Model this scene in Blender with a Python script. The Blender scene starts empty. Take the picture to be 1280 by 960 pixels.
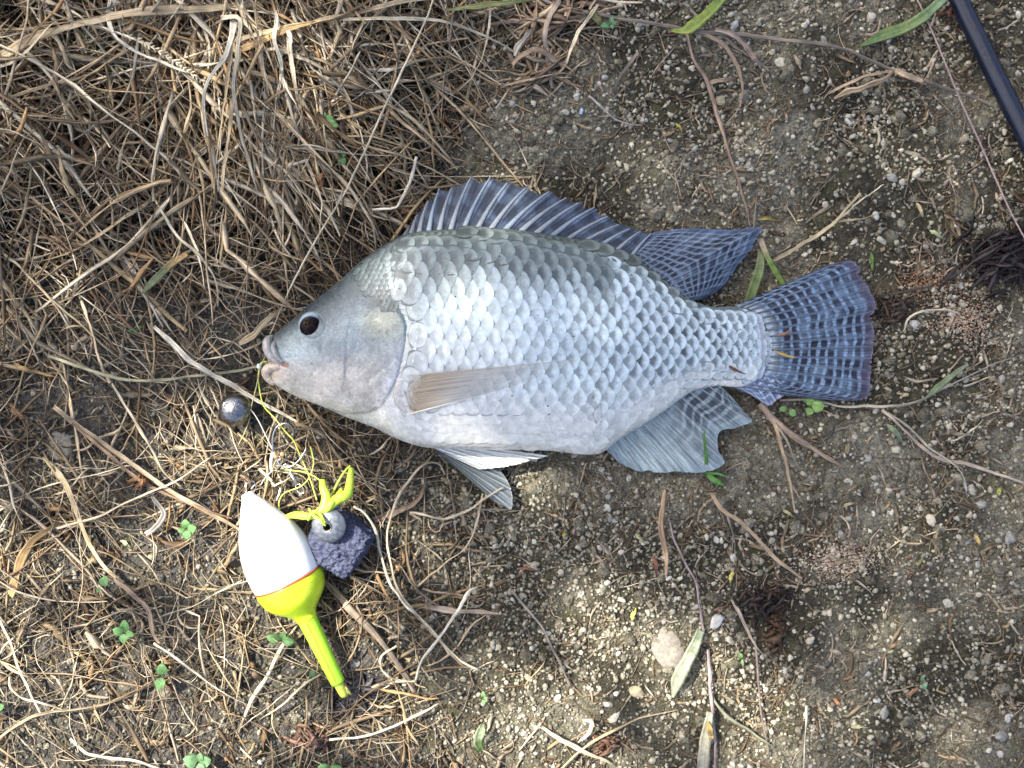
import bpy, math, random
import numpy as np
from mathutils import Vector, Matrix
random.seed(7)
RNG = np.random.default_rng(11)
SC = bpy.context.scene
COL = SC.collection

# ------------------------------------------------------------------ camera, sky, sun
S = 0.00033            # metres of ground per photograph pixel
H = 0.42               # height of the phone above the soil
cam_d = bpy.data.cameras.new('camera'); cam = bpy.data.objects.new('camera', cam_d); COL.objects.link(cam)
cam.location = (0, 0, H); cam.rotation_euler = (0, 0, 0)
cam_d.sensor_width = 36.0; cam_d.lens = 36.0 * H / (1280 * S)
cam_d.clip_start = 0.01; cam_d.clip_end = 500
SC.camera = cam
SC.render.resolution_x = 1024; SC.render.resolution_y = 768
SC.view_settings.view_transform = 'Standard'; SC.view_settings.look = 'None'
SC.view_settings.gamma = 1.0; SC.view_settings.exposure = 1.48
ELEV = math.radians(52); AZ = math.atan2(-0.85, 0.52)      # sun stands beyond the top left of the picture
TOSUN = Vector((math.sin(AZ) * math.cos(ELEV), math.cos(AZ) * math.cos(ELEV), math.sin(ELEV)))
w = bpy.data.worlds.new('World'); SC.world = w; w.use_nodes = True
nt = w.node_tree; nt.nodes.clear()
sky = nt.nodes.new('ShaderNodeTexSky'); sky.sky_type = 'NISHITA'; sky.sun_disc = False
sky.sun_elevation = ELEV; sky.sun_rotation = AZ
sky.air_density = 0.9; sky.dust_density = 6.0; sky.ozone_density = 1.0
bg = nt.nodes.new('ShaderNodeBackground'); bg.inputs['Strength'].default_value = 0.14
wo = nt.nodes.new('ShaderNodeOutputWorld')
nt.links.new(sky.outputs[0], bg.inputs[0]); nt.links.new(bg.outputs[0], wo.inputs[0])
sl = bpy.data.lights.new('sun', 'SUN'); sl.energy = 4.4; sl.angle = math.radians(0.5); sl.color = (1.0, 0.93, 0.80)
so = bpy.data.objects.new('sun', sl); COL.objects.link(so)
so.rotation_euler = TOSUN.to_track_quat('Z', 'Y').to_euler(); so.location = TOSUN * 5

# ------------------------------------------------------------------ helpers
def gp(px, py, z=0.0):
    """photograph position and height (m) to a world point"""
    f = S * (H - z) / H
    return np.array([(px - 640) * f, (480 - py) * f, z])
def gpa(px, py, z):
    f = S * (H - z) / H
    return np.stack([(px - 640) * f, (480 - py) * f, z + 0 * px], -1)

def vn(x, y, seed=0):
    xi = np.floor(x).astype(np.int64); yi = np.floor(y).astype(np.int64)
    fx = x - xi; fy = y - yi
    fx = fx * fx * (3 - 2 * fx); fy = fy * fy * (3 - 2 * fy)
    def h(a, b):
        n = (a * 374761393 + b * 668265263 + seed * 1442695041) & 0x7fffffff
        n = ((n ^ (n >> 13)) * 1274126177) & 0x7fffffff
        return ((n ^ (n >> 16)) & 0xffff) / 65535.0
    return (h(xi, yi) * (1 - fx) + h(xi + 1, yi) * fx) * (1 - fy) + (h(xi, yi + 1) * (1 - fx) + h(xi + 1, yi + 1) * fx) * fy
def fbm(x, y, seed=0, o=4):
    s = 0; a = 0.5; t = 0
    for k in range(o):
        s = s + a * vn(x * 2 ** k, y * 2 ** k, seed + k * 17); t += a; a *= 0.55
    return s / t
def sstep(a, b, x):
    t = np.clip((x - a) / (b - a), 0, 1); return t * t * (3 - 2 * t)

def mesh_np(name, V, quads=None, tris=None, col=None, uv=None, smooth=True, mat=None, parent=None, link=True):
    me = bpy.data.meshes.new(name)
    V = np.asarray(V, dtype=np.float64).reshape(-1, 3)
    q = np.zeros((0, 4), int) if quads is None else np.asarray(quads).reshape(-1, 4)
    t = np.zeros((0, 3), int) if tris is None else np.asarray(tris).reshape(-1, 3)
    me.vertices.add(len(V)); me.vertices.foreach_set('co', V.ravel())
    loops = np.concatenate([q.ravel(), t.ravel()]).astype(np.int32)
    me.loops.add(len(loops)); me.loops.foreach_set('vertex_index', loops)
    me.polygons.add(len(q) + len(t))
    ls = np.concatenate([np.arange(len(q)) * 4, len(q) * 4 + np.arange(len(t)) * 3]).astype(np.int32)
    me.polygons.foreach_set('loop_start', ls)
    me.polygons.foreach_set('use_smooth', np.full(len(q) + len(t), smooth))
    me.update(calc_edges=True)
    if col is not None:
        c = np.asarray(col, dtype=np.float64).reshape(len(V), -1)
        if c.shape[1] == 3: c = np.concatenate([c, np.ones((len(V), 1))], 1)
        a = me.color_attributes.new('col', 'FLOAT_COLOR', 'POINT'); a.data.foreach_set('color', c.ravel())
    if uv is not None:
        u = me.uv_layers.new(name='UVMap'); u.data.foreach_set('uv', np.asarray(uv).reshape(-1, 2)[loops].ravel())
    me.validate()
    if mat: me.materials.append(mat)
    o = bpy.data.objects.new(name, me)
    if link: COL.objects.link(o)
    if parent is not None: o.parent = parent
    return o

def tag(o, label=None, cat=None, group=None, kind=None):
    if label: o['label'] = label
    if cat: o['category'] = cat
    if group: o['group'] = group
    if kind: o['kind'] = kind
    return o
def empty(name, p, rz=0):
    o = bpy.data.objects.new(name, None); COL.objects.link(o); o.location = tuple(p); o.rotation_euler = (0, 0, rz)
    o.empty_display_size = 0.005
    return o
def reparent(o, par):
    """child keeps its world-space mesh: shift by the (unrotated) parent's location"""
    o.parent = par; o.matrix_parent_inverse = Matrix.Translation(-Vector(par.location))
    return o

def grid_quads(nu, nv, wrap=False, off=0):
    i, j = np.meshgrid(np.arange(nu - 1), np.arange(nv if wrap else nv - 1), indexing='ij')
    j2 = (j + 1) % nv
    return (np.stack([i * nv + j, i * nv + j2, (i + 1) * nv + j2, (i + 1) * nv + j], -1).reshape(-1, 4)) + off

def resample(P, n):
    P = np.asarray(P, float); k = len(P)
    if k == 2: t = np.linspace(0, 1, n)[:, None]; return P[0] * (1 - t) + P[1] * t
    Q = np.vstack([2 * P[0] - P[1], P, 2 * P[-1] - P[-2]])
    d = np.r_[0, np.cumsum(np.linalg.norm(np.diff(P[:, :2], axis=0), axis=1) + 1e-9)]
    out = []
    for t in np.linspace(0, d[-1], n):
        i = min(max(np.searchsorted(d, t, side='right') - 1, 0), k - 2)
        u = (t - d[i]) / (d[i + 1] - d[i])
        a, b, c, e = Q[i], Q[i + 1], Q[i + 2], Q[i + 3]
        out.append(0.5 * (2 * b + (c - a) * u + (2 * a - 5 * b + 4 * c - e) * u * u + (3 * b - a - 3 * c + e) * u ** 3))
    return np.array(out)

SEC4 = np.array([(1, 0), (0, 1), (-1, 0), (0, -1)], float)
SEC6 = np.array([(1, .15), (.5, .95), (-.5, .95), (-1, .15), (-.45, -.8), (.45, -.8)], float)
SECV = np.array([(1, .9), (.55, .1), (0, -.35), (-.55, .1), (-1, .9), (-.5, -.55), (0, -1.0), (.5, -.55)], float)   # creased grass blade
SEC8 = np.array([(math.cos(a), math.sin(a)) for a in np.linspace(0, 2 * math.pi, 9)[:-1]])
def strands(P, W, flat, roll, cols, sec=SEC4):
    """P (N,K,3) world, W (N,K) full width m, flat (N,), roll (N,K), cols (N,3)|(N,K,3) -> verts, quads, colours, uv"""
    N, K, _ = P.shape; m = len(sec)
    T = np.gradient(P, axis=1); T /= np.linalg.norm(T, axis=2, keepdims=True) + 1e-12
    up = np.zeros_like(T); up[..., 2] = 1
    sd = np.cross(T, up); sd /= np.linalg.norm(sd, axis=2, keepdims=True) + 1e-9
    nm = np.cross(sd, T)
    c, s = np.cos(roll)[..., None], np.sin(roll)[..., None]
    a = sd * c + nm * s; b = -sd * s + nm * c
    hw = (W * 0.5)[..., None, None]
    V = P[:, :, None] + a[:, :, None] * sec[None, None, :, 0:1] * hw + b[:, :, None] * sec[None, None, :, 1:2] * hw * flat[:, None, None, None]
    q = grid_quads(K, m, wrap=True)
    Q = (q[None] + (np.arange(N) * K * m)[:, None, None]).reshape(-1, 4)
    cap = np.array([[0, 1, 2, 3]]) if m == 4 else None
    if cap is not None:
        capq = np.concatenate([cap, cap[:, ::-1] + (K - 1) * m])
        Q = np.concatenate([Q, (capq[None] + (np.arange(N) * K * m)[:, None, None]).reshape(-1, 4)])
    if cols.ndim == 2: cols = np.repeat(cols[:, None], K, 1)
    C = np.repeat(cols[:, :, None], m, 2)
    L = np.cumsum(np.r_['1', np.zeros((N, 1)), np.linalg.norm(np.diff(P, axis=1), axis=2)], axis=1)
    uv = np.zeros((N, K, m, 2)); uv[..., 0] = (L * 40 + RNG.random((N, 1)) * 50)[:, :, None]; uv[..., 1] = np.arange(m) / m
    return V.reshape(-1, 3), Q, C.reshape(-1, 3), uv.reshape(-1, 2)

def sdist(X, Y, poly, closed=False):
    """distance to a polyline in px"""
    P = np.asarray(poly, float)
    if closed: P = np.vstack([P, P[:1]])
    D = np.full(X.shape, 1e9)
    for a, b in zip(P[:-1], P[1:]):
        d = b - a; t = np.clip(((X - a[0]) * d[0] + (Y - a[1]) * d[1]) / (d @ d + 1e-9), 0, 1)
        D = np.minimum(D, np.hypot(X - a[0] - t * d[0], Y - a[1] - t * d[1]))
    return D
def inpoly(X, Y, poly):
    P = np.asarray(poly, float); c = np.zeros(X.shape, bool)
    for (x1, y1), (x2, y2) in zip(P, np.roll(P, -1, 0)):
        if y1 == y2: continue
        c ^= ((y1 > Y) != (y2 > Y)) & (X < (x2 - x1) * (Y - y1) / (y2 - y1) + x1)
    return c

# ------------------------------------------------------------------ node materials
class NM:
    def __init__(s, name):
        s.m = bpy.data.materials.new(name); s.m.use_nodes = True; s.t = s.m.node_tree; s.t.nodes.clear()
        s.out = s.n('ShaderNodeOutputMaterial'); s.p = s.n('ShaderNodeBsdfPrincipled'); s.l(s.p.outputs[0], s.out.inputs[0])
    def n(s, ty, **k):
        o = s.t.nodes.new(ty)
        for a, b in k.items(): setattr(o, a, b)
        return o
    def l(s, a, b): s.t.links.new(a, b); return b
    def put(s, sock, v):
        if isinstance(v, bpy.types.NodeSocket): s.l(v, sock)
        elif isinstance(v, (tuple, list)) and len(v) == 3 and sock.type == 'RGBA': sock.default_value = (*v, 1)
        else: sock.default_value = v
    def math(s, op, a, b=0.5, c=None, clamp=False):
        o = s.n('ShaderNodeMath', operation=op, use_clamp=clamp); s.put(o.inputs[0], a); s.put(o.inputs[1], b)
        if c is not None: s.put(o.inputs[2], c)
        return o.outputs[0]
    def mix(s, f, a, b, mode='MIX'):
        o = s.n('ShaderNodeMix', data_type='RGBA', blend_type=mode); s.put(o.inputs[0], f); s.put(o.inputs[6], a); s.put(o.inputs[7], b)
        return o.outputs[2]
    def ramp(s, f, st):
        o = s.n('ShaderNodeMapRange', interpolation_type='SMOOTHSTEP'); s.put(o.inputs[0], f)
        o.inputs[1].default_value, o.inputs[2].default_value, o.inputs[3].default_value, o.inputs[4].default_value = st
        return o.outputs[0]
    def noise(s, scale, vec=None, detail=4, rough=0.6):
        o = s.n('ShaderNodeTexNoise'); o.inputs['Scale'].default_value = scale; o.inputs['Detail'].default_value = detail
        o.inputs['Roughness'].default_value = rough
        if vec is not None: s.l(vec, o.inputs['Vector'])
        return o.outputs[0]
    def voro(s, scale, vec=None, feature='F1', out=0):
        o = s.n('ShaderNodeTexVoronoi', feature=feature); o.inputs['Scale'].default_value = scale
        if vec is not None: s.l(vec, o.inputs['Vector'])
        return o.outputs[out]
    def pos(s): return s.n('ShaderNodeNewGeometry').outputs['Position']
    def uv(s):
        o = s.n('ShaderNodeSeparateXYZ'); t = s.n('ShaderNodeTexCoord'); s.l(t.outputs['UV'], o.inputs[0]); return o.outputs[0], o.outputs[1], t.outputs['UV']
    def attr(s, name='col'): return s.n('ShaderNodeAttribute', attribute_name=name).outputs['Color']
    def bump(s, h, dist, strength=1.0):
        o = s.n('ShaderNodeBump'); o.inputs['Distance'].default_value = dist; o.inputs['Strength'].default_value = strength
        s.l(h, o.inputs['Height']); s.l(o.outputs[0], s.p.inputs['Normal']); return o
    def mapv(s, vec, sc):
        o = s.n('ShaderNodeVectorMath', operation='MULTIPLY'); s.l(vec, o.inputs[0]); o.inputs[1].default_value = sc; return o.outputs[0]
    def set(s, **k):
        for a, b in k.items(): s.put(s.p.inputs[a.replace('_', ' ')], b)
        return s

def mat_attr(name, rough=0.7, lo=0.65, hi=1.3, scale=900, bump=0.0002, spec=0.3, coat=0.0, metal=0.0, bscale=None):
    m = NM(name); n = m.noise(scale, m.pos(), 5, 0.7)
    f = m.ramp(n, (0.3, 0.7, lo, hi)); cc = m.n('ShaderNodeCombineColor')
    for i in range(3): m.l(f, cc.inputs[i])
    m.set(Base_Color=m.mix(1.0, m.attr(), cc.outputs[0], 'MULTIPLY'), Roughness=rough, Metallic=metal)
    m.p.inputs['Specular IOR Level'].default_value = spec; m.p.inputs['Coat Weight'].default_value = coat
    if bump: m.bump(m.noise(bscale or scale * 1.5, m.pos(), 4, 0.7), bump)
    return m.m

def mat_straw():
    m = NM('dry_grass'); u, v, uv = m.uv()
    st = m.noise(1.0, m.mapv(uv, (0.6, 9.0, 1)), 3, 0.7)           # streaks along the fibre
    bl = m.noise(1.0, m.mapv(uv, (2.2, 0.6, 1)), 3, 0.6)           # weathered patches along the length
    f = m.math('MULTIPLY', m.ramp(st, (0.32, 0.68, 0.5, 1.25)), m.ramp(bl, (0.3, 0.7, 0.6, 1.25)))
    cc = m.n('ShaderNodeCombineColor')
    for i in range(3): m.l(f, cc.inputs[i])
    c = m.mix(1.0, m.attr(), cc.outputs[0], 'MULTIPLY')
    m.set(Base_Color=c, Roughness=0.55); m.p.inputs['Specular IOR Level'].default_value = 0.35
    m.bump(st, 0.0002)
    tr = m.n('ShaderNodeBsdfTranslucent'); m.l(c, tr.inputs[0]); mx = m.n('ShaderNodeMixShader'); mx.inputs[0].default_value = 0.12
    m.l(m.p.outputs[0], mx.inputs[1]); m.l(tr.outputs[0], mx.inputs[2]); m.l(mx.outputs[0], m.out.inputs[0])
    return m.m
def mat_leaf(name):
    m = NM(name); u, v, uv = m.uv()
    st = m.noise(1.0, m.mapv(uv, (0.8, 14.0, 1)), 3, 0.6); n = m.noise(500, m.pos(), 4)
    f = m.math('MULTIPLY', m.ramp(st, (0.3, 0.7, 0.8, 1.2)), m.ramp(n, (0.3, 0.7, 0.75, 1.2))); cc = m.n('ShaderNodeCombineColor')
    for i in range(3): m.l(f, cc.inputs[i])
    c = m.mix(1.0, m.attr(), cc.outputs[0], 'MULTIPLY')
    m.set(Base_Color=c, Roughness=0.42); m.bump(st, 0.0002)
    tr = m.n('ShaderNodeBsdfTranslucent'); m.l(c, tr.inputs[0]); mx = m.n('ShaderNodeMixShader'); mx.inputs[0].default_value = 0.3
    m.l(m.p.outputs[0], mx.inputs[1]); m.l(tr.outputs[0], mx.inputs[2]); m.l(mx.outputs[0], m.out.inputs[0])
    return m.m
M_straw = mat_straw(); M_leaf = mat_leaf('green_leaf')
M_stone = mat_attr('pebble_stone', 0.85, 0.7, 1.2, 700, 0.00025, 0.25)
M_crumb = mat_attr('soil_crumb', 0.95, 0.65, 1.25, 900, 0.0002, 0.15)

def mat_soil():
    m = NM('soil'); p = m.pos()
    a = m.noise(60, p, 5, 0.65); b = m.noise(420, p, 5, 0.7); c = m.noise(1600, p, 3, 0.7)
    base = m.attr()
    f = m.math('MULTIPLY', m.ramp(b, (0.3, 0.72, 0.5, 1.55)), m.ramp(c, (0.3, 0.7, 0.6, 1.4)))
    f = m.math('MULTIPLY', f, m.ramp(a, (0.3, 0.7, 0.75, 1.25)))
    cc = m.n('ShaderNodeCombineColor')
    for i in range(3): m.l(f, cc.inputs[i])
    col = m.mix(1.0, base, cc.outputs[0], 'MULTIPLY')
    moss = m.ramp(m.noise(110, p, 3), (0.52, 0.7, 0.0, 0.45))
    col = m.mix(moss, col, (0.085, 0.085, 0.035))
    m.set(Base_Color=col, Roughness=0.95); m.p.inputs['Specular IOR Level'].default_value = 0.15
    vo = m.voro(900, p); h = m.math('ADD', m.math('MULTIPLY', b, 1.0), m.math('MULTIPLY', m.math('SUBTRACT', 0.6, vo), 0.7))
    m.bump(m.math('ADD', h, m.math('MULTIPLY', c, 0.4)), 0.0009)
    return m.m
M_soil = mat_soil()

# ------------------------------------------------------------------ outlines of the things lying on the soil (photo px)
TOP = [(333,433),(337,422),(341,419),(355,408),(370,395),(385,382),(397,372),(411,361),(425,350),(438,338),(450,327),(462,318),(475,309),(490,300),(505,293),(520,290),(535,288),(570,286),(620,285),(660,289),(705,296),(740,302),(770,311),(795,323),(817,340),(842,360),(862,374),(892,384),(920,384),(935,386),(948,394),(957,407),(962,420),(965,433)]
BOT = [(333,440),(335,456),(338,470),(345,481),(352,486),(375,498),(397,506),(420,516),(442,525),(469,535),(480,541),(505,552),(530,559),(560,561),(600,562),(652,562),(692,564),(725,568),(742,568),(754,565),(778,547),(806,530),(837,509),(866,489),(894,483),(920,484),(935,481),(948,474),(957,462),(962,449),(965,436)]
DORS = [(505,293),(522,266),(545,237),(580,217),(612,220),(640,226),(688,238),(740,257),(797,287),(865,285),(950,283),(940,312),(912,347),(880,375),(845,362)]
CAUD = [(918,386),(955,367),(1030,332),(1062,325),(1077,345),(1096,382),(1092,430),(1086,495),(1070,501),(1000,495),(961,507),(928,487)]
ANAL = [(756,562),(800,590),(862,591),(905,581),(900,539),(940,526),(916,498),(900,484),(860,488)]
PELV = [(534,558),(562,585),(600,615),(639,635),(639,610),(622,585),(684,571),(650,562)]
FLOATP = [(306,616),(300,652),(302,705),(317,745),(330,763),(352,768),(370,775),(420,868),(436,868),(393,758),(405,718),(374,664),(347,639),(318,614)]
BAITP = [(374,669),(385,640),(433,625),(455,639),(472,671),(467,689),(421,723),(400,711)]
BALLP = [(294.7 + 20 * math.cos(a), 512 + 20 * math.sin(a)) for a in np.linspace(0, 6.28, 12)]
BODYP = TOP + BOT[::-1]
# map of how close a spot is to the nearest thing (4 px cells)
gx, gy = np.meshgrid(np.arange(-200, 1500, 4.0), np.arange(-200, 1200, 4.0), indexing='ij')
NEAR = np.full(gx.shape, 1e9)
for poly in (BODYP, DORS, CAUD, ANAL, PELV, FLOATP, BAITP, BALLP):
    d = sdist(gx, gy, poly, True); d[inpoly(gx, gy, poly)] = 0; NEAR = np.minimum(NEAR, d)
def near(px, py):
    i = np.clip(((px + 200) / 4).astype(int), 0, gx.shape[0] - 1); j = np.clip(((py + 200) / 4).astype(int), 0, gx.shape[1] - 1)
    return NEAR[i, j]

# ------------------------------------------------------------------ ground
def straw_zone(px, py):
    """1 where the dead grass lies thick, 0 on bare soil"""
    e = 560 + 90 * (fbm(py / 120, px / 400, 5) - 0.5) * 2 + np.where(py < 220, (220 - py) * 0.45, 0) + np.where(py > 540, (py - 540) * 0.12, 0)
    return 1 - sstep(-110, 60, px - e)
def ground_z(px, py):
    z = 0.0060 * (fbm(px / 190, py / 190, 1, 3) - 0.5) + 0.0045 * (fbm(px / 42, py / 42, 2, 3) - 0.5)
    r = fbm(px / 11, py / 11, 3, 3)
    z = z + 0.0016 * (r - 0.5) + 0.0009 * (fbm(px / 4.5, py / 4.5, 4, 2) - 0.5)
    n = near(np.asarray(px, float), np.asarray(py, float))
    k = 0.35 + 0.65 * sstep(0, 60, n)
    return z * k - 0.0018 * (1 - sstep(0, 45, n))
def axis(a, b, step, far):
    c = np.arange(a, b + step, step); lo = []; s = step; x = a
    while x > -far:
        s *= 1.35; x -= s; lo.append(x)
    hi = []; s = step; x = c[-1]
    while x < far:
        s *= 1.35; x += s; hi.append(x)
    return np.array(lo[::-1] + list(c) + hi)
ax_, ay_ = axis(-120, 1400, 2.7, 90000), axis(-120, 1080, 2.7, 90000)
GX, GY = np.meshgrid(ax_, ay_, indexing='ij')
far = np.maximum(np.maximum(-200 - GX, GX - 1480), np.maximum(-200 - GY, GY - 1160))
gz = ground_z(np.clip(GX, -3000, 4000), np.clip(GY, -3000, 4000)) * (1 - sstep(0, 2500, far))
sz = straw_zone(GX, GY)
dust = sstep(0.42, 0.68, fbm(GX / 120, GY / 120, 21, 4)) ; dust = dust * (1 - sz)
shade_soil = np.array([0.034, 0.030, 0.026]); loam = np.array([0.050, 0.046, 0.033]); dusty = np.array([0.165, 0.155, 0.118])  # soil under the straw painted dark as shade between the strands
hl = sstep(260, 420, GY)[..., None]; shade_soil = shade_soil * (1 - hl) + np.array([0.075, 0.071, 0.065]) * hl
gc = shade_soil * sz[..., None] + (loam * (1 - dust[..., None]) + dusty * dust[..., None]) * (1 - sz[..., None])
q = grid_quads(len(ax_), len(ay_))[:, ::-1]
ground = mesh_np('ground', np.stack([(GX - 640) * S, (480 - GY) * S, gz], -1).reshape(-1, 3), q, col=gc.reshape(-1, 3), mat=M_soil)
me = ground.data
tag(ground, kind='structure')
def gzp(px, py): return float(ground_z(np.array([px], float), np.array([py], float))[0])

# ------------------------------------------------------------------ pebbles and crumbs
def ico(sub):
    import bmesh
    bm = bmesh.new(); bmesh.ops.create_icosphere(bm, subdivisions=sub, radius=1.0)
    V = np.array([v.co[:] for v in bm.verts]); F = np.array([[v.index for v in f.verts] for f in bm.faces]); bm.free(); return V, F
I1, F1 = ico(1); I2, F2 = ico(2); I3, F3 = ico(3)
def rockshape(V, seed, rough=0.28):
    r = np.random.default_rng(seed); k = r.normal(size=(9, 3)); k /= np.linalg.norm(k, axis=1)[:, None]
    W = V.copy()
    for d in k:      # cut facets
        h = 0.5 + r.random() * 0.38; e = W @ d - h; W = W - np.clip(e, 0, None)[:, None] * d * 0.95
    W *= 1 + rough * (r.random((len(V), 1)) - 0.5) * 0.9
    return W * np.array([1, 0.72 + r.random() * 0.25, 0.55 + r.random() * 0.25])
ROCK1 = [rockshape(I1, i, 0.5) for i in range(8)]; ROCK2 = [rockshape(I2, 50 + i) for i in range(10)]
def scatter(n, dens, smin, smax, power, shapes, F, colf, sink=0.35, box=(-120, 1400, -120, 1080), avoid=0):
    X = []; Y = []
    while len(X) < n:
        x = RNG.uniform(box[0], box[1], n * 2); y = RNG.uniform(box[2], box[3], n * 2)
        k = RNG.random(n * 2) < dens(x, y)
        if avoid: k &= near(x, y) > avoid
        X += list(x[k]); Y += list(y[k])
    X = np.array(X[:n]); Y = np.array(Y[:n]); r = (smin + (smax - smin) * RNG.random(n) ** power) * S
    gzv = ground_z(X, Y); ang = RNG.random(n) * 6.283; tilt = RNG.normal(0, 0.25, n)
    sh = RNG.integers(0, len(shapes), n); B = np.array(shapes)[sh] * r[:, None, None]
    ct, st = np.cos(tilt)[:, None], np.sin(tilt)[:, None]
    x0, y0, z0 = B[..., 0], B[..., 1], B[..., 2]; x1 = x0 * ct - z0 * st; z1 = x0 * st + z0 * ct
    c, s = np.cos(ang)[:, None], np.sin(ang)[:, None]
    V = np.stack([x1 * c - y0 * s, x1 * s + y0 * c, z1], -1)
    P = gpa(X, Y, gzv); P[:, 2] += r * (0.6 - sink); V += P[:, None]
    C = colf(X, Y, n); m = len(shapes[0])
    T = (F[None] + (np.arange(n) * m)[:, None, None]).reshape(-1, 3)
    return V.reshape(-1, 3), T, np.repeat(C[:, None], m, 1).reshape(-1, 3)
def crumbcol(x, y, n):
    t = RNG.random((n, 1)) ** 2.0; sz = straw_zone(x, y)[:, None]
    a = np.array([0.13, 0.118, 0.085]); b = np.array([0.44, 0.415, 0.33])
    c = a * (1 - t) + b * t
    return c * (1 - 0.30 * sz) * RNG.uniform(0.85, 1.15, (n, 1))
PATCHY = lambda x, y: 0.42 + 0.58 * sstep(0.44, 0.6, fbm(x / 70, y / 70, 31, 3))
def dens_bare(x, y):
    core = np.exp(-(((x - 690) / 170) ** 2 + ((y - 700) / 120) ** 2))
    return np.clip((1 - straw_zone(x, y) * np.where(y > 330, 0.25, 0.7)) * PATCHY(x, y) + core, 0, 1)
OC = np.array([(1,0,0),(0,1,0),(-1,0,0),(0,-1,0),(0,0,1),(0,0,-1)], float); OF = np.array([(0,1,4),(1,2,4),(2,3,4),(3,0,4),(1,0,5),(2,1,5),(3,2,5),(0,3,5)])
GRAIN = [OC * (1 + 0.45 * (RNG.random((6, 1)) - 0.3)) * np.array([1, .85, .7]) for _ in range(10)]
V1, T1, C1 = scatter(30000, dens_bare, 1.2, 2.9, 1.0, GRAIN, OF, crumbcol, sink=0.2)
V2, T2, C2 = scatter(17000, dens_bare, 1.8, 4.0, 1.2, ROCK1, F1, crumbcol, sink=0.25)
V, T, C = np.concatenate([V1, V2]), np.concatenate([T1, T2 + len(V1)]), np.concatenate([C1, C2])
tag(mesh_np('soil_crumbs', V, tris=T, col=C, mat=M_crumb), 'fine pale crumbs of dry soil covering the ground', 'soil crumbs', kind='stuff')
V, T, C = scatter(3600, dens_bare, 3.0, 5.4, 1.4, ROCK2[:6], F2, lambda x, y, n: np.clip(crumbcol(x, y, n) * 1.15, 0, .5), sink=0.25)
tag(mesh_np('gravel', V, tris=T, col=C, mat=M_stone), 'loose rounded grey gravel grains strewn over the bare soil', 'gravel', kind='stuff')

def stone(px, py, r, col, label=None, group=None, seed=0, sq=0.7, asp=0.85, flat=0.6, detail=3, name='pebble', me=None, cat='stone'):
    if me is None:
        V = rockshape(I3 if detail == 3 else I2, seed, 0.06) if r < 14 else I3.copy(); n = (fbm(V[:, 0] * 3 + 9, V[:, 1] * 3 + V[:, 2] * 2 + seed, seed, 4) - 0.5) * 0.5
        V = V * (1 + n[:, None]) * np.array([1, asp, flat]); V[:, 2] = V[:, 2]
        o = mesh_np(name, V, tris=F3 if detail == 3 else F2, col=np.tile(col, (len(V), 1)) * RNG.uniform(0.9, 1.1, (len(V), 1)), mat=M_stone)
    else:
        o = bpy.data.objects.new(name, me); COL.objects.link(o)
    z = gzp(px, py) + r * S * (0.18 if r < 14 else 0.04); p = gp(px, py, z); o.location = tuple(p); o.scale = (r * S,) * 3; o.rotation_euler = (0, 0, seed * 1.7)
    tag(o, label, cat, group); return o
PALE = (0.40, 0.375, 0.30); GREYS = (0.27, 0.265, 0.235); WARM = (0.35, 0.30, 0.20); BLUE = (0.40, 0.40, 0.38)
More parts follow.
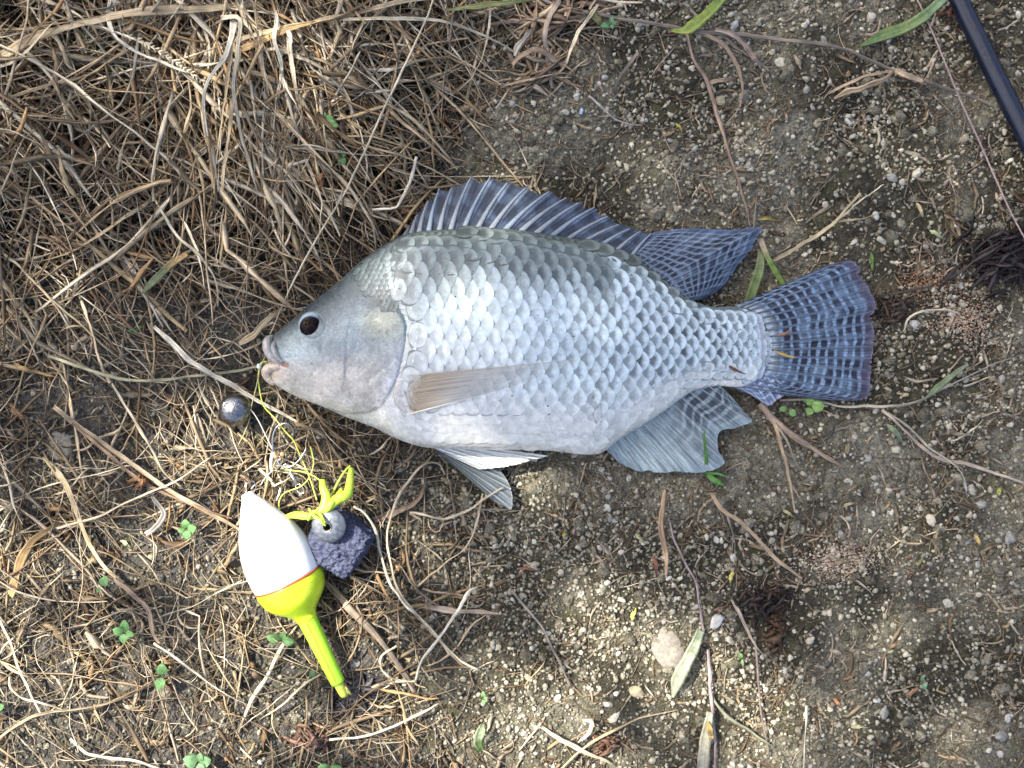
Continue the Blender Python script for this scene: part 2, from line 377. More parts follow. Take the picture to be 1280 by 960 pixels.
HERO_ST = [
 (835,812,27,(0.25,0.225,0.19),'large flat pinkish white stone beside the pale green leaf'),
 (895,777,11,BLUE,'angular bluish white stone right of the large flat stone'),
 (912,801,7.5,PALE,'round cream pebble just below the angular bluish stone'),
 (867,775,6.5,PALE,'small cream pebble between the flat stone and the bluish stone'),
 (795,865,10,WARM,'lumpy warm beige stone in sunlight below the flat stone'),
 (769,897,10,PALE,'pale rough stone near the bottom edge in sunlight'),
 (777,750,6,PALE,'cream pebble at the edge of the sunlit patch above the flat stone'),
 (917,32,8,BLUE,'round bluish white pebble right of the green blade at the top'),
 (707,140,6.5,PALE,'round beige pebble alone on pale soil above the dorsal fin'),
 (727,139,5,(0.32,0.42,0.58),'tiny blue square chip next to a round beige pebble'),
 (804,151,6.5,BLUE,'bluish pebble at the lower end of the thin grey twig'),
 (901,125,7.5,WARM,'yellowish pebble below the creeping runner near the top'),
 (1089,21,9,PALE,'chalky white pebble left of the light green leaf at the top'),
 (1029,50,7,GREYS,'grey pebble touching the creeping runner at upper right'),
 (975,78,8,PALE,'cream pebble under the runner at upper right'),
 (1062,153,7,BLUE,'bright white pebble on mossy soil at upper right'),
 (1022,153,7,WARM,'beige pebble left of the bright white pebble on mossy soil'),
 (1205,173,7,WARM,'tan pebble between the thin line and the rod'),
 (1146,216,9,PALE,'white lump beside the thin line above the dark clump'),
 (1115,222,9,GREYS,'wide flat grey stone left of the white lump'),
 (1059,562,7,(0.20,0.17,0.10),'round brown pebble below the tail fin'),
 (1120,562,6.5,PALE,'clean white pebble right of the brown round pebble'),
 (1084,573,8,GREYS,'pale grey pebble between the brown pebble and the white one'),
 (1060,601,6,PALE,'oval cream pebble below the brown round pebble'),
 (1164,651,8,PALE,'white oval pebble on open soil at the right'),
 (1227,630,9,GREYS,'broad grey stone near the right edge beneath the runner'),
 (1215,612,8,PALE,'pale square pebble just above the broad grey stone'),
 (1262,673,10,GREYS,'long pointed grey stone at the right edge'),
 (1186,755,8,PALE,'tall cream pebble on olive soil at lower right'),
 (1012,801,7.5,PALE,'round white pebble right of the dark reddish leaf clump'),
 (1044,815,7.5,WARM,'cream pebble with a straw bit across it at lower right'),
 (1105,891,9,GREYS,'rough grey lump near the bottom at lower right'),
 (1250,920,11,GREYS,'chalky grey lump in the bottom right corner'),
 (1260,897,6,BLUE,'round light pebble above the chalky corner lump'),
 (85,590,15,(0.30,0.28,0.24),'flat brownish grey stone under straw at the left'),
 (75,557,19,(0.33,0.31,0.25),'broad pale stone partly under straw at the left edge'),
 (97,119,7,PALE,'white pebble in the dark hollow of the straw at upper left'),
 (445,829,8,GREYS,'squarish grey pebble beside the float stem'),
 (1009,112,6,GREYS,'small grey pebble above the tan curled leaf'),
 (1102,300,8,PALE,'whitish lump of soil above the tail fin'),
 (1068,302,7,PALE,'double white pebble above the tip of the tail fin'),
 (1143,405,8,BLUE,'white angular pebble right of the tail fin'),
]
for i, (x, y, r, c, lab) in enumerate(HERO_ST):
    if near(np.array([x * 1.0]), np.array([y * 1.0]))[0] < 3: continue
    stone(x, y, r, c, lab, seed=i + 3, asp=0.7 + 0.3 * ((i * 37) % 10) / 10, flat=0.22 if r > 14 else 0.75)
# the alike small pebbles, one object each
protos = [stone(0, 0, 1, col, seed=100 + i, detail=2, flat=0.8, asp=0.85, name='small_pebble') for i, col in enumerate([PALE, (0.40,0.39,0.34), WARM, GREYS, (0.28,0.26,0.20), (0.44,0.43,0.38)])]
pm = [p.data for p in protos]
for p in protos: bpy.data.objects.remove(p)
cnt = 0; tries = 0
while cnt < 290 and tries < 20000:
    tries += 1
    x, y = RNG.uniform(-20, 1300), RNG.uniform(-20, 980)
    xa, ya = np.array([x]), np.array([y])
    if near(xa, ya)[0] < 8 or RNG.random() > dens_bare(xa, ya)[0] * (1 - 0.6 * straw_zone(xa, ya)[0]): continue
    if min(math.hypot(x - h[0], y - h[1]) - h[2] for h in HERO_ST) < 7: continue
    cn = ['cream', 'beige', 'tan', 'grey', 'brown', 'whitish'][cnt % 6]
    if x > 640: where = ('on the soil between the top edge and the dorsal fin' if y < 300 else 'below the fish in the centre') if x < 880 else (('between the top edge and the tail fin' if x < 1100 else 'near the rod at the upper right') if y < 320 else ('right of the tail fin' if y < 480 else ('on open soil below the tail' if y < 720 else 'in the lower right corner area')))
    else: where = 'among the straw above the fish' if y < 420 else ('between the float and the fish belly' if y < 700 else 'near the bottom edge left of centre')
    if 640 < x < 880 and y > 740: where = 'in the sunlit gravel around the flat stone'
    o = stone(x, y, RNG.uniform(4.2, 6.4), None, f'small {cn} rounded pebble lying {where}', f'small {cn} pebbles {where}', seed=int(RNG.integers(1000)), me=pm[cnt % 6], name='small_pebble')
    o.rotation_euler = (RNG.normal(0, .3), RNG.normal(0, .3), RNG.random() * 6.28); cnt += 1
V, T, C = scatter(900, lambda x, y: np.clip(1 - straw_zone(x, y) * 0.6, 0, 1), 5, 15, 2.2, ROCK2, F2, lambda x, y, n: np.array([0.16, 0.148, 0.112]) * RNG.uniform(0.55, 1.35, (n, 1)), sink=0.85, avoid=10)
tag(mesh_np('soil_clods', V, tris=T, col=C, mat=M_soil), 'half buried lumps of dry olive brown soil', 'soil', kind='stuff')
# pink grit
def grit(cx, cy, rx, ry, n, name, label, cols):
    x = cx + RNG.normal(0, rx * 0.5, n); y = cy + RNG.normal(0, ry * 0.5, n)
    k = near(x, y) > 3; x, y = x[k], y[k]; n = len(x)
    r = RNG.uniform(0.7, 1.7, n) * S; B = np.array(ROCK1)[RNG.integers(0, 8, n)] * r[:, None, None]
    P = gpa(x, y, ground_z(x, y) + 0.0004 + 0.0006 * RNG.random(n)); V = B + P[:, None]
    C = np.array(cols)[RNG.integers(0, len(cols), n)] * RNG.uniform(0.7, 1.2, (n, 1))
    T = (F1[None] + (np.arange(n) * len(I1))[:, None, None]).reshape(-1, 3)
    tag(mesh_np(name, V.reshape(-1, 3), tris=T, col=np.repeat(C[:, None], len(I1), 1).reshape(-1, 3), mat=M_crumb), label, 'grit', kind='stuff')
grit(1160, 350, 38, 24, 520, 'orange_grit', 'orange crumbly grit spilled right of the tail fin', [(.34,.18,.10),(.24,.12,.07),(.42,.31,.2)])
grit(1203, 400, 46, 34, 1000, 'pink_grit', 'pinkish fine grit pile right of the orange grit', [(.42,.31,.22),(.34,.21,.14),(.48,.41,.32)])
grit(1050, 702, 54, 28, 850, 'rosy_grit', 'pale rosy grit patch on the soil below the tail', [(.44,.35,.28),(.46,.41,.34),(.34,.23,.17)])

# ------------------------------------------------------------------ dead grass mat
STRAWC = np.array([1.18, 1.15, 1.09]) * np.array([(0.48,0.37,0.22),(0.60,0.49,0.33),(0.36,0.27,0.17),(0.68,0.60,0.46),(0.27,0.20,0.13),(0.44,0.37,0.28),(0.20,0.13,0.08),(0.74,0.66,0.51),(0.38,0.24,0.12)])
def zlift(px, py, z):
    """keep a strand below or beside the things it meets"""
    n = near(px, py) * S
    return np.minimum(z, 0.0004 + n * 0.9)
def paths(x, y, a, L, curv, wob, K):
    n = len(x); t = np.linspace(0, 1, K)
    kk = RNG.random((n, 2)); ang = a[:, None] + curv[:, None] * (t - 0.5) + (t[None] > kk[:, :1]) * (RNG.normal(0, 0.5, n) * (RNG.random(n) < 0.5))[:, None] + (t[None] > kk[:, 1:]) * (RNG.normal(0, 0.7, n) * (RNG.random(n) < 0.25))[:, None] + np.cumsum(RNG.normal(0, 1, (n, K)) * wob[:, None] / math.sqrt(K), axis=1)
    st = (L / (K - 1))[:, None]
    X = x[:, None] + np.cumsum(np.cos(ang) * st, 1); Y = y[:, None] + np.cumsum(np.sin(ang) * st, 1)
    X -= (X[:, K // 2] - x)[:, None]; Y -= (Y[:, K // 2] - y)[:, None]
    return X, Y
def depth(px, py):
    """thickness of the mat in metres"""
    return 0.001 + straw_zone(px, py) * (0.003 + 0.018 * sstep(420, 60, py) * sstep(620, 380, px))
def mat_strands(n, dens, wmin, wmax, lmin, lmax, angf, curv, wob, K, flatr, sec, colw, dark=1.0, zk=1.0, box=(-160, 1440, -140, 1100)):
    X = []; Y = []
    while len(X) < n:
        x = RNG.uniform(box[0], box[1], n); y = RNG.uniform(box[2], box[3], n); k = RNG.random(n) < dens(x, y)
        X += list(x[k]); Y += list(y[k])
    x = np.array(X[:n]); y = np.array(Y[:n])
    L = lmin + (lmax - lmin) * RNG.random(n) ** 1.7
    PX, PY = paths(x, y, angf(x, y, n), L, RNG.normal(0, curv, n), np.full(n, wob), K)
    # on bare soil strands are shorter
    lay = RNG.random(n)
    t = np.linspace(-1, 1, K)
    g = ground_z(PX, PY)
    dz = depth(PX, PY) * (0.15 + lay[:, None] * 0.85) * zk + (1 - t ** 2)[None] * RNG.uniform(0, 0.0035, n)[:, None] * straw_zone(PX, PY) + RNG.normal(0, 0.25, n)[:, None] * t[None] * depth(PX, PY)
    Z = np.maximum(g + 0.0004, g + dz); Z = np.maximum(zlift(PX, PY, Z), g + 0.0002)
    P = gpa(PX, PY, Z)
    w = (wmin + (wmax - wmin) * RNG.random(n) ** 2.2) * S
    tt = np.linspace(0, 1, K)[None]; W = w[:, None] * (0.35 + 0.65 * np.sin(np.pi * np.clip(tt * 0.85 + 0.12, 0, 1)) ** 0.7) * (1 + 0.25 * RNG.normal(0, 1, (n, K)).clip(-1.5, 1.5))
    roll = RNG.normal(0, 0.6, n)[:, None] + np.cumsum(RNG.normal(0, 1.3, (n, K)) / math.sqrt(K), 1)
    ci = RNG.choice(len(STRAWC), n, p=np.array(colw) / sum(colw)); C = STRAWC[ci] * RNG.uniform(0.75, 1.15, (n, 1)) * dark
    C = C * (0.35 + 0.65 * lay[:, None] ** 0.7)                   # strands lower in the mat are darker
    return strands(P, W, RNG.uniform(*flatr, n), roll, C, sec)
def join(parts):
    V = []; Q = []; C = []; U = []; o = 0
    for v, q, c, u in parts: V.append(v); Q.append(q + o); C.append(c); U.append(u); o += len(v)
    return np.concatenate(V), np.concatenate(Q), np.concatenate(C), np.concatenate(U)
def angf(x, y, n):
    k = RNG.random(n); a = np.where(k < 0.42, RNG.normal(0.72, 0.28, n), np.where(k < 0.66, RNG.normal(-0.45, 0.3, n), np.where(k < 0.85, RNG.normal(1.45, 0.25, n), RNG.uniform(0, 3.14, n))))
    return a
szd = lambda x, y: straw_zone(x, y) * (0.35 + 0.65 * sstep(0.35, 0.6, fbm(x / 60, y / 60, 77, 3)))
szt = lambda x, y: straw_zone(x, y) * sstep(560, 120, y + x * 0.25)
tuft = lambda x, y: np.exp(-(((x - 330) / 110) ** 2 + ((y - 130) / 120) ** 2))
bare = lambda x, y: (1 - straw_zone(x, y)) * (0.25 + 0.75 * sstep(0.4, 0.6, fbm(x / 50, y / 50, 78, 3)))
parts = [
 mat_strands(2200, szd, 1.2, 5.2, 30, 220, angf, 0.35, 0.3, 12, (0.12, 0.4), SEC4, [3,3,3,3,3,3,2,2,1]),
 mat_strands(1800, szt, 1.8, 8.5, 70, 340, angf, 0.35, 0.25, 12, (0.10, 0.35), SEC4, [4,4,3,3,2,3,2,2,1]),
 mat_strands(2000, szd, 0.7, 1.9, 25, 150, lambda x, y, n: RNG.uniform(0, 3.14, n), 0.8, 0.55, 9, (0.5, 1.0), SEC4, [3,3,2,4,2,3,1,3,1]),
 mat_strands(650, tuft, 2, 7, 90, 260, lambda x, y, n: RNG.normal(1.35, 0.22, n) - (x - 330) / 420, 0.4, 0.25, 12, (0.25, 0.5), SEC4, [4,4,2,3,1,1,1,2,2]),
 mat_strands(900, szd, 4, 12, 18, 75, angf, 0.8, 0.6, 8, (0.08, 0.2), SEC4, [2,1,4,1,4,3,4,0,3], 0.8, 0.5),
]
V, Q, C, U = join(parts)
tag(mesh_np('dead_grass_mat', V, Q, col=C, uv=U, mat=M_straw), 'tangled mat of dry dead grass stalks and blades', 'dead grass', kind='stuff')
LIT = [
 mat_strands(4600, bare, 1.8, 6.5, 8, 52, lambda x, y, n: RNG.uniform(0, 3.14, n), 0.6, 0.35, 6, (0.15, 0.35), SEC4, [1,1,3,1,2,6,2,1,0], 0.8, 0.8),
 mat_strands(1500, bare, 0.6, 1.6, 15, 80, lambda x, y, n: RNG.uniform(0, 3.14, n), 1.5, 1.0, 8, (0.6, 1.0), SEC4, [2,2,2,1,3,3,2,1,1], 0.8, 0.8),
 mat_strands(900, szd, 1.5, 5, 8, 40, lambda x, y, n: RNG.uniform(0, 3.14, n), 0.6, 0.3, 6, (0.15, 0.35), SEC4, [1,1,3,1,3,4,3,1,2], 0.7, 0.2),
]
V, Q, C, U = join(LIT)
tag(mesh_np('leaf_litter', V, Q, col=C, uv=U, mat=M_straw), 'small dry leaf slivers and fibres littering the soil', 'leaf litter', kind='stuff')

def blade(name, label, cat, col, w0, wm, w1, pts, flat=0.35, sec=SEC6, mat=None, K=None, group=None, parent=None, col2=None, zabs=False, roll=0.0, twist=0.0):
    """one stalk or blade; pts are (px, py, mm above the soil)"""
    K = K or max(14, 5 * len(pts)); R = resample(pts, K)
    if mat is None and not zabs and K < 200:
        K = max(K, int(np.linalg.norm(np.diff(R[:, :2], axis=0), axis=1).sum() / 6)); R = resample(pts, K); tk = np.linspace(0, 1, K) * K / 5.0; sd_ = pts[0][0] * 0.37 + pts[0][1]
        R[:, 0] += (fbm(tk, tk * 0 + sd_, 5, 3) - 0.5) * 4; R[:, 1] += (fbm(tk, tk * 0 + sd_ + 40, 6, 3) - 0.5) * 4; R[:, 2] += (fbm(tk, tk * 0 + sd_ + 80, 7, 2) - 0.5) * 1.5
        twist = twist or 5.0 * (vn(np.array(sd_ * 1.7), np.array(0.3), 5) - 0.5)
    g = ground_z(R[:, 0], R[:, 1]) if not zabs else 0
    Z = g + np.maximum(R[:, 2], 0.4) * 0.001
    P = gpa(R[:, 0], R[:, 1], Z)[None]
    t = np.linspace(0, 1, K); W = np.interp(t, [0, 0.25, 0.7, 1], [w0, wm, wm * 0.85, w1]) * S
    W = W * (1 + (0.12 if mat else 0.35) * (fbm(t * 9, t * 0 + len(label or '') + pts[0][0], 3, 2) - 0.5) * 2)
    C = np.tile(np.array(col, float), (K, 1))
    if col2 is not None: f = sstep(0.45, 0.95, t)[:, None]; C = C * (1 - f) + np.array(col2) * f
    V, Q, CC, U = strands(P, W[None], np.array([flat]), (roll + twist * t + 0.25 * (fbm(t * 4, t * 0 + pts[0][1], 8, 2) - 0.5))[None], C[None], sec)
    m = len(sec)
    ends = np.concatenate([P[0, 0:1], P[0, -1:]]); n0 = len(V); V = np.concatenate([V, ends]); CC = np.concatenate([CC, C[[0, -1]]]); U = np.concatenate([U, [[0, 0], [0, 0]]])
    T = [[n0, (i + 1) % m, i] for i in range(m)] + [[n0 + 1, (K - 1) * m + i, (K - 1) * m + (i + 1) % m] for i in range(m)]
    o = mesh_np(name, V, Q, T, CC, U, mat=mat or M_straw, parent=parent)
    if parent is None: tag(o, label, cat, group)
    return o
TAN=(0.50,0.40,0.25); PAL=(0.62,0.54,0.39); WHT=(0.70,0.65,0.52); ORG=(0.50,0.33,0.15); BRN=(0.30,0.20,0.13); GRY=(0.40,0.37,0.33); MAUVE=(0.36,0.28,0.28); OLV=(0.24,0.24,0.10); DKB=(0.16,0.11,0.08)
# (label, colour, widths px, points with mm height)
ST = [
 ('broad tan straw blade arching across the top left corner', TAN, (9,12,8), [(-40,92,16),(0,70,20),(50,45,24),(100,31,26),(150,19,26),(225,12,24),(330,5,20)]),
 ('pair of tan straws from left edge sloping up to the corner', PAL, (4,5,3), [(-10,84,18),(12,80,20),(38,60,24),(55,38,27),(70,27,27)]),
 ('orange tan thick stalk rising to the top edge left of centre', ORG, (8,9,5), [(300,62,22),(335,47,25),(375,33,27),(420,22,24),(455,6,22),(480,-12,20)]),
 ('second orange stalk forking below the thick orange stalk', TAN, (5,6,4), [(300,48,22),(345,38,25),(390,28,25),(440,18,22),(500,2,18),(560,-6,14)]),
 ('long pale blade curving right from the orange stalk to the bare soil', PAL, (3,4.5,2), [(412,24,22),(460,24,24),(520,23,20),(560,28,16),(600,42,10),(645,66,3)]),
 ('short pale blade with blunt end under the orange stalk', PAL, (3,4.5,3), [(322,62,22),(350,63,24),(375,72,24),(400,84,22),(429,104,16)]),
 ('very long thin straight straw ending at the fish forehead', PAL, (2.2,2.8,1.8), [(545,-10,22),(530,30,22),(505,85,22),(478,140,20),(440,222,19),(410,275,19),(375,335,19),(352,385,17),(338,417,12)]),
 ('white split straw end hanging from the top of the tuft', WHT, (8,5,2.5), [(293,28,34),(290,45,34),(280,72,32),(260,100,30),(255,125,27),(257,160,22),(268,205,18),(276,245,15)]),
 ('tan straw hanging straight down left of the tuft', TAN, (3,5,3), [(292,35,33),(288,80,31),(280,135,27),(272,190,20),(268,250,15)]),
 ('pale straw folded at its top and hanging down the tuft', PAL, (5,4.5,2), [(275,22,33),(300,24,35),(297,60,33),(291,110,29),(298,150,25),(310,200,18),(322,242,14)]),
 ('second straw hanging beside the folded one', TAN, (4,5,3), [(300,58,30),(294,105,29),(289,150,26),(281,200,20),(277,240,16)]),
 ('white curved blade crossing the seed head at upper left', WHT, (3,4.5,2.5), [(140,-12,24),(136,10,25),(137,32,27),(150,52,28),(180,70,28),(215,82,27),(245,95,26),(258,107,24)]),
 ('pale straw sloping down from the left edge above the clearing', PAL, (3,4,2.5), [(-10,102,12),(25,128,14),(70,148,14),(110,168,12),(165,196,10)]),
 ('tan straw parallel below the pale sloping one', TAN, (3,4,2), [(-10,92,14),(40,112,15),(85,136,14),(130,170,12),(180,208,10)]),
 ('thick grey tan stem lying diagonally under the tuft', (0.36,0.30,0.22), (7,10,8), [(190,243,6),(225,212,9),(260,180,12),(290,145,14),(322,108,18)]),
 ('second thick grey stem below the diagonal one', GRY, (6,9,7), [(150,172,8),(180,145,10),(205,115,13),(235,92,16)]),
 ('greenish brown thin stalk crossing the clearing diagonally', OLV, (2.5,3,2), [(92,32,20),(125,70,20),(160,110,18),(200,155,16),(245,200,13)]),
 ('pale greenish stalk beside the greenish brown one', (0.42,0.42,0.30), (2.5,3.5,2), [(100,30,22),(135,68,22),(170,105,20),(205,145,17),(235,185,14)]),
 ('brown bent blade curling down in the clearing', (0.38,0.29,0.18), (5,5,3), [(115,48,16),(105,65,15),(90,85,12),(82,110,9),(82,140,6)]),
 ('tan straw fan blade furthest left beneath the tuft', TAN, (4,5,2.5), [(322,60,24),(330,90,24),(345,130,20),(362,175,16),(380,212,13),(398,245,12)]),
 ('pale straw fan blade with hooked top', WHT, (5,5,2.5), [(345,12,28),(346,30,28),(343,52,27),(352,80,25),(350,110,22),(342,150,16)]),
 ('cream straw fan blade at the middle of the tuft', PAL, (5,6,3), [(360,42,26),(364,75,25),(370,115,22),(378,150,18),(372,200,14),(385,240,12)]),
 ('grey straw fan blade leaning right from the tuft', GRY, (4,6,3), [(322,66,22),(345,110,20),(372,140,17),(390,185,13),(415,230,10)]),
 ('white stub of straw standing at the tuft', WHT, (6,6,4), [(360,38,30),(363,50,31),(365,68,30)]),
 ('tan straw from the tuft down to the dorsal fin', TAN, (4,6,3), [(375,66,22),(410,80,20),(440,98,18),(480,126,15),(520,152,11),(548,182,7),(572,212,4)]),
 ('second tan straw reaching the dorsal fin', (0.45,0.34,0.20), (4,5,2), [(385,58,20),(425,90,18),(465,115,15),(500,150,12),(530,175,9),(565,205,5)]),
 ('white blade bowed like a smile left of the thin straight straw', WHT, (3,5,3), [(430,84,14),(455,88,15),(485,87,15),(512,79,13),(532,74,10)]),
 ('pale pair of straws running to lower right through the tuft', PAL, (3,4.5,2), [(395,38,18),(420,62,18),(445,85,16),(465,105,14),(480,128,12)]),
 ('thin curved straw arching down at the edge of bare soil', PAL, (2.5,3,2), [(612,10,6),(611,35,7),(605,65,7),(592,92,6),(572,116,3)]),
 ('olive green long blade along the top edge', (0.28,0.30,0.11), (3,6,3), [(555,12,8),(595,8,10),(640,3,11),(700,-8,10)]),
 ('pale straw bent in a sharp corner above the fish head', WHT, (4,4,2.5), [(520,196,10),(514,222,11),(504,245,11),(494,260,10),(470,262,9),(440,261,7)]),
 ('long straw crossing left to right above the dorsal spines', TAN, (2,3,2), [(432,168,14),(460,183,14),(505,195,11),(540,212,8),(578,232,5)]),
 ('pale twig running down left of the fish head', PAL, (3,4,2), [(378,190,14),(392,222,14),(402,250,13),(400,275,12),(398,305,10)]),
 ('thick pale straw pointing at the first dorsal spine', PAL, (6,7,4), [(410,246,10),(440,258,10),(475,272,9),(508,280,6)]),
 ('curled tan blade left of the fish eye', TAN, (6,8,3), [(300,430,5),(318,418,9),(332,402,11),(345,392,10),(358,385,8)]),
 ('long thin tan stalk curving across the left edge', TAN, (3,3.5,2), [(-15,300,6),(20,330,8),(55,365,8),(90,397,8),(130,432,6),(170,462,4)]),
 ('tan double straw bowing from centre left to the edge', TAN, (4,5.5,3), [(205,236,9),(172,262,11),(130,290,11),(90,314,9),(50,326,8),(8,321,6)]),
 ('pale straw crossing the tan double straw', PAL, (3,4,2.5), [(192,243,12),(205,268,13),(225,298,11),(250,322,9),(268,350,7),(272,382,5)]),
 ('grey flat straw leading to the green bent leaf', GRY, (4,5,3), [(150,322,5),(170,350,6),(188,382,6),(204,408,5)]),
 ('thick whitish straw sloping toward the steel ball', WHT, (5,7,4), [(192,408,6),(222,436,8),(255,462,9),(290,482,9),(330,505,7),(372,528,4)]),
 ('pale green straw lying level left of the steel ball', (0.48,0.45,0.28), (3,4.5,3), [(60,445,5),(110,462,7),(160,475,8),(215,473,8),(270,466,7),(320,458,5)]),
 ('orange scrap blade at the left edge', ORG, (6,8,3), [(15,455,4),(35,462,6),(60,468,5),(80,474,3)]),
 ('long brownish straw pair descending toward the float', (0.42,0.33,0.22), (5,6.5,4), [(68,508,6),(115,545,8),(165,580,8),(210,612,8),(255,637,7),(300,662,5)]),
 ('thinner brown straw beside the descending pair', BRN, (3,4.5,3), [(90,530,8),(130,562,9),(175,600,8),(225,625,8),(290,648,6)]),
 ('pale thin blade curving between left stones', PAL, (3,4,2), [(140,480,6),(165,520,7),(185,555,7),(205,590,6),(228,610,4)]),
 ('tan thick straw running down left of the float', TAN, (5,7,5), [(55,570,5),(82,605,7),(98,645,7),(112,680,6),(135,712,5),(155,728,3)]),
 ('long arched pale straw rising to the right left of the float', PAL, (2.5,3,2), [(70,660,6),(115,648,8),(150,632,9),(190,614,9),(225,598,8),(262,572,6)]),
 ('bent grey straw hook above the seedling', GRY, (6,7,4), [(182,668,3),(198,655,6),(205,640,7),(192,622,7),(182,605,5)]),
 ('orange brown torn leaf at the left edge', ORG, (10,11,3), [(14,745,3),(24,705,5),(40,678,6),(62,662,6),(82,644,4)]),
 ('white straight straw at lower left pointing to the float', WHT, (3,4,2.5), [(192,804,6),(225,828,7),(258,850,7),(290,872,6),(325,888,4)]),
 ('pale straw arching along the bottom left', WHT, (3,4,2.5), [(88,925,5),(110,942,6),(140,948,7),(172,952,7),(215,968,5)]),
 ('tan straw fan at the bottom left corner', TAN, (3,4.5,2), [(-10,930,5),(25,905,7),(60,890,8),(110,884,8),(165,868,7),(205,840,4)]),
 ('curled straw loop at the left near the bottom', PAL, (2.5,3,2), [(12,842,4),(14,860,6),(30,873,7),(55,880,7),(80,888,5)]),
 ('brown bent stalk left of the round seedlings', (0.33,0.25,0.18), (5,7,4), [(140,722,5),(165,742,7),(185,762,8),(192,790,6),(200,805,4)]),
 ('pale straw crossing down at lower left edge', PAL, (3,4,2), [(0,775,6),(15,810,8),(30,850,8),(52,898,5)]),
 ('broad brown stem running from float stem to lower right', (0.30,0.24,0.18), (7,9,7), [(402,722,3),(432,755,5),(462,785,5),(485,812,5),(505,842,4),(520,866,3)]),
 ('white cord like straw curling off the dark bait block', WHT, (2.5,4,3), [(443,633,19),(456,643,17),(468,662,13),(475,692,9),(487,728,7),(503,752,6),(525,772,6),(548,797,5),(562,818,4)]),
 ('large looping pale straw beside the bait block', PAL, (2,3.2,4), [(556,592,3),(548,580,5),(530,580,7),(510,601,9),(492,635,10),(484,668,10),(488,702,9),(496,735,8),(515,762,7),(545,794,6),(575,825,5),(600,838,3)]),
 ('third straw of the loop bundle', TAN, (2,3.5,5), [(489,700,7),(498,738,7),(520,768,6),(550,802,5),(580,832,4)]),
 ('pale straw folded into a tall angle right of the float stem', WHT, (4,4,3), [(598,735,5),(583,742,8),(570,768,9),(550,795,9),(530,822,7),(520,852,3)]),
 ('tan leaf strip lying level right of the loop bundle', (0.42,0.34,0.26), (5,8,2), [(528,758,3),(555,763,4),(590,765,4),(622,766,3)]),
 ('open ring of pale straw near the float tip', PAL, (3,3.2,2), [(496,808,4),(478,818,6),(476,834,6),(490,848,6),(520,853,4)]),
 ('orange straw lying below the broad brown stem', ORG, (3,3.5,2), [(470,861,3),(500,866,5),(530,872,5),(550,874,3)]),
 ('long white bow of straw along the bottom', WHT, (2.5,4,3), [(548,880,4),(522,893,6),(492,908,7),(455,921,7),(412,925,5)]),
 ('curved straw from the float tip to the bottom left', PAL, (3,3.5,2), [(402,842,5),(380,855,7),(355,880,7),(325,900,5)]),
 ('pale branch twig lying over the lower pelvic fin', PAL, (3,3.5,2), [(510,640,3),(534,644,4),(558,648,5),(584,639,7),(608,622,9),(630,610,9)]),
 ('thin straight twig under the pelvic fin tip', (0.40,0.33,0.25), (2,2.5,1.5), [(586,634,3),(610,637,4),(640,637,4)]),
 ('forked pale twig running down from the pelvic fin', PAL, (2,3,2), [(603,618,4),(597,645,5),(590,668,5),(577,690,4),(560,702,4),(543,716,3)]),
 ('thin tan arc twig joining below the pelvic fin', TAN, (3,3,1.5), [(520,735,4),(540,718,5),(562,700,5)]),
 ('v shaped thin twig near the pelvic fin', TAN, (2,2,1.5), [(535,648,3),(538,660,4),(548,664,5),(556,650,4)]),
 ('brown leaf strip beneath the belly left of the pebbles', (0.25,0.19,0.14), (7,10,4), [(468,652,3),(495,640,4),(520,628,4),(530,610,3),(536,590,2)]),
 ('brown stalk descending from the runner to the dorsal fin tip', (0.32,0.23,0.17), (4,5,3), [(858,42,6),(868,75,5),(884,102,4),(898,148,4),(915,205,4),(930,250,4),(938,285,3)]),
 ('tan leaf strip bent off the brown stalk', (0.40,0.30,0.20), (3,5,2), [(885,104,3),(905,100,5),(922,96,4)]),
 ('grey creeping runner crossing the upper right to the rod', (0.24,0.20,0.16), (4,5,4), [(665,-8,4),(700,8,5),(760,20,5),(812,28,5),(858,38,5),(905,42,4),(960,47,4),(1010,53,4),(1055,62,4),(1095,78,4),(1130,95,4),(1165,105,4),(1210,120,4),(1242,133,4)]),
 ('tan curled leaf hanging from the grey runner', (0.44,0.33,0.21), (2,9,5), [(1043,124,2),(1060,115,4),(1085,108,5),(1105,98,5),(1117,89,4)]),
 ('thin leaf edge above the tan curled leaf', (0.42,0.32,0.21), (2,5,4), [(1036,118,2),(1062,104,4),(1090,93,5),(1115,88,4)]),
 ('tan sheath swollen on the grey runner', (0.40,0.30,0.20), (7,9,6), [(1118,88,4),(1135,95,5),(1155,102,5)]),
 ('dry curled leaf arching right below the green blade', (0.42,0.33,0.27), (5,7,2), [(895,36,4),(915,42,6),(932,58,6),(945,75,5),(962,88,2)]),
 ('thin brown blade curving down right of the brown stalk', (0.34,0.25,0.18), (4,5,2), [(880,42,4),(905,56,5),(920,80,5),(928,108,3),(925,135,2)]),
 ('grey curled blade at the top left of the bare soil', (0.42,0.33,0.26), (6,7,3), [(700,2,8),(688,20,9),(682,45,8),(684,72,5),(690,110,2)]),
 ('pale twisted blade right of the grey curled one', PAL, (3,5,3), [(748,5,8),(735,25,8),(722,42,7),(715,62,5),(708,78,3)]),
 ('wide brown arched leaf at the edge of the tuft', (0.38,0.28,0.19), (5,9,4), [(640,80,3),(655,68,7),(672,62,8),(690,72,6),(704,82,2)]),
 ('white pale leaf bowed upward at the tuft edge', PAL, (3,8,3), [(642,70,4),(650,55,7),(662,40,7),(668,32,4)]),
 ('thin grey twig curving on pale soil near the top', (0.42,0.38,0.34), (2.5,3,2.5), [(736,120,2),(750,132,3),(768,148,3),(785,154,3),(802,156,2)]),
 ('brown dry stalk zigzag below the top seedling', (0.38,0.30,0.22), (3,5,3), [(798,66,4),(788,78,4),(775,95,3),(768,112,2)]),
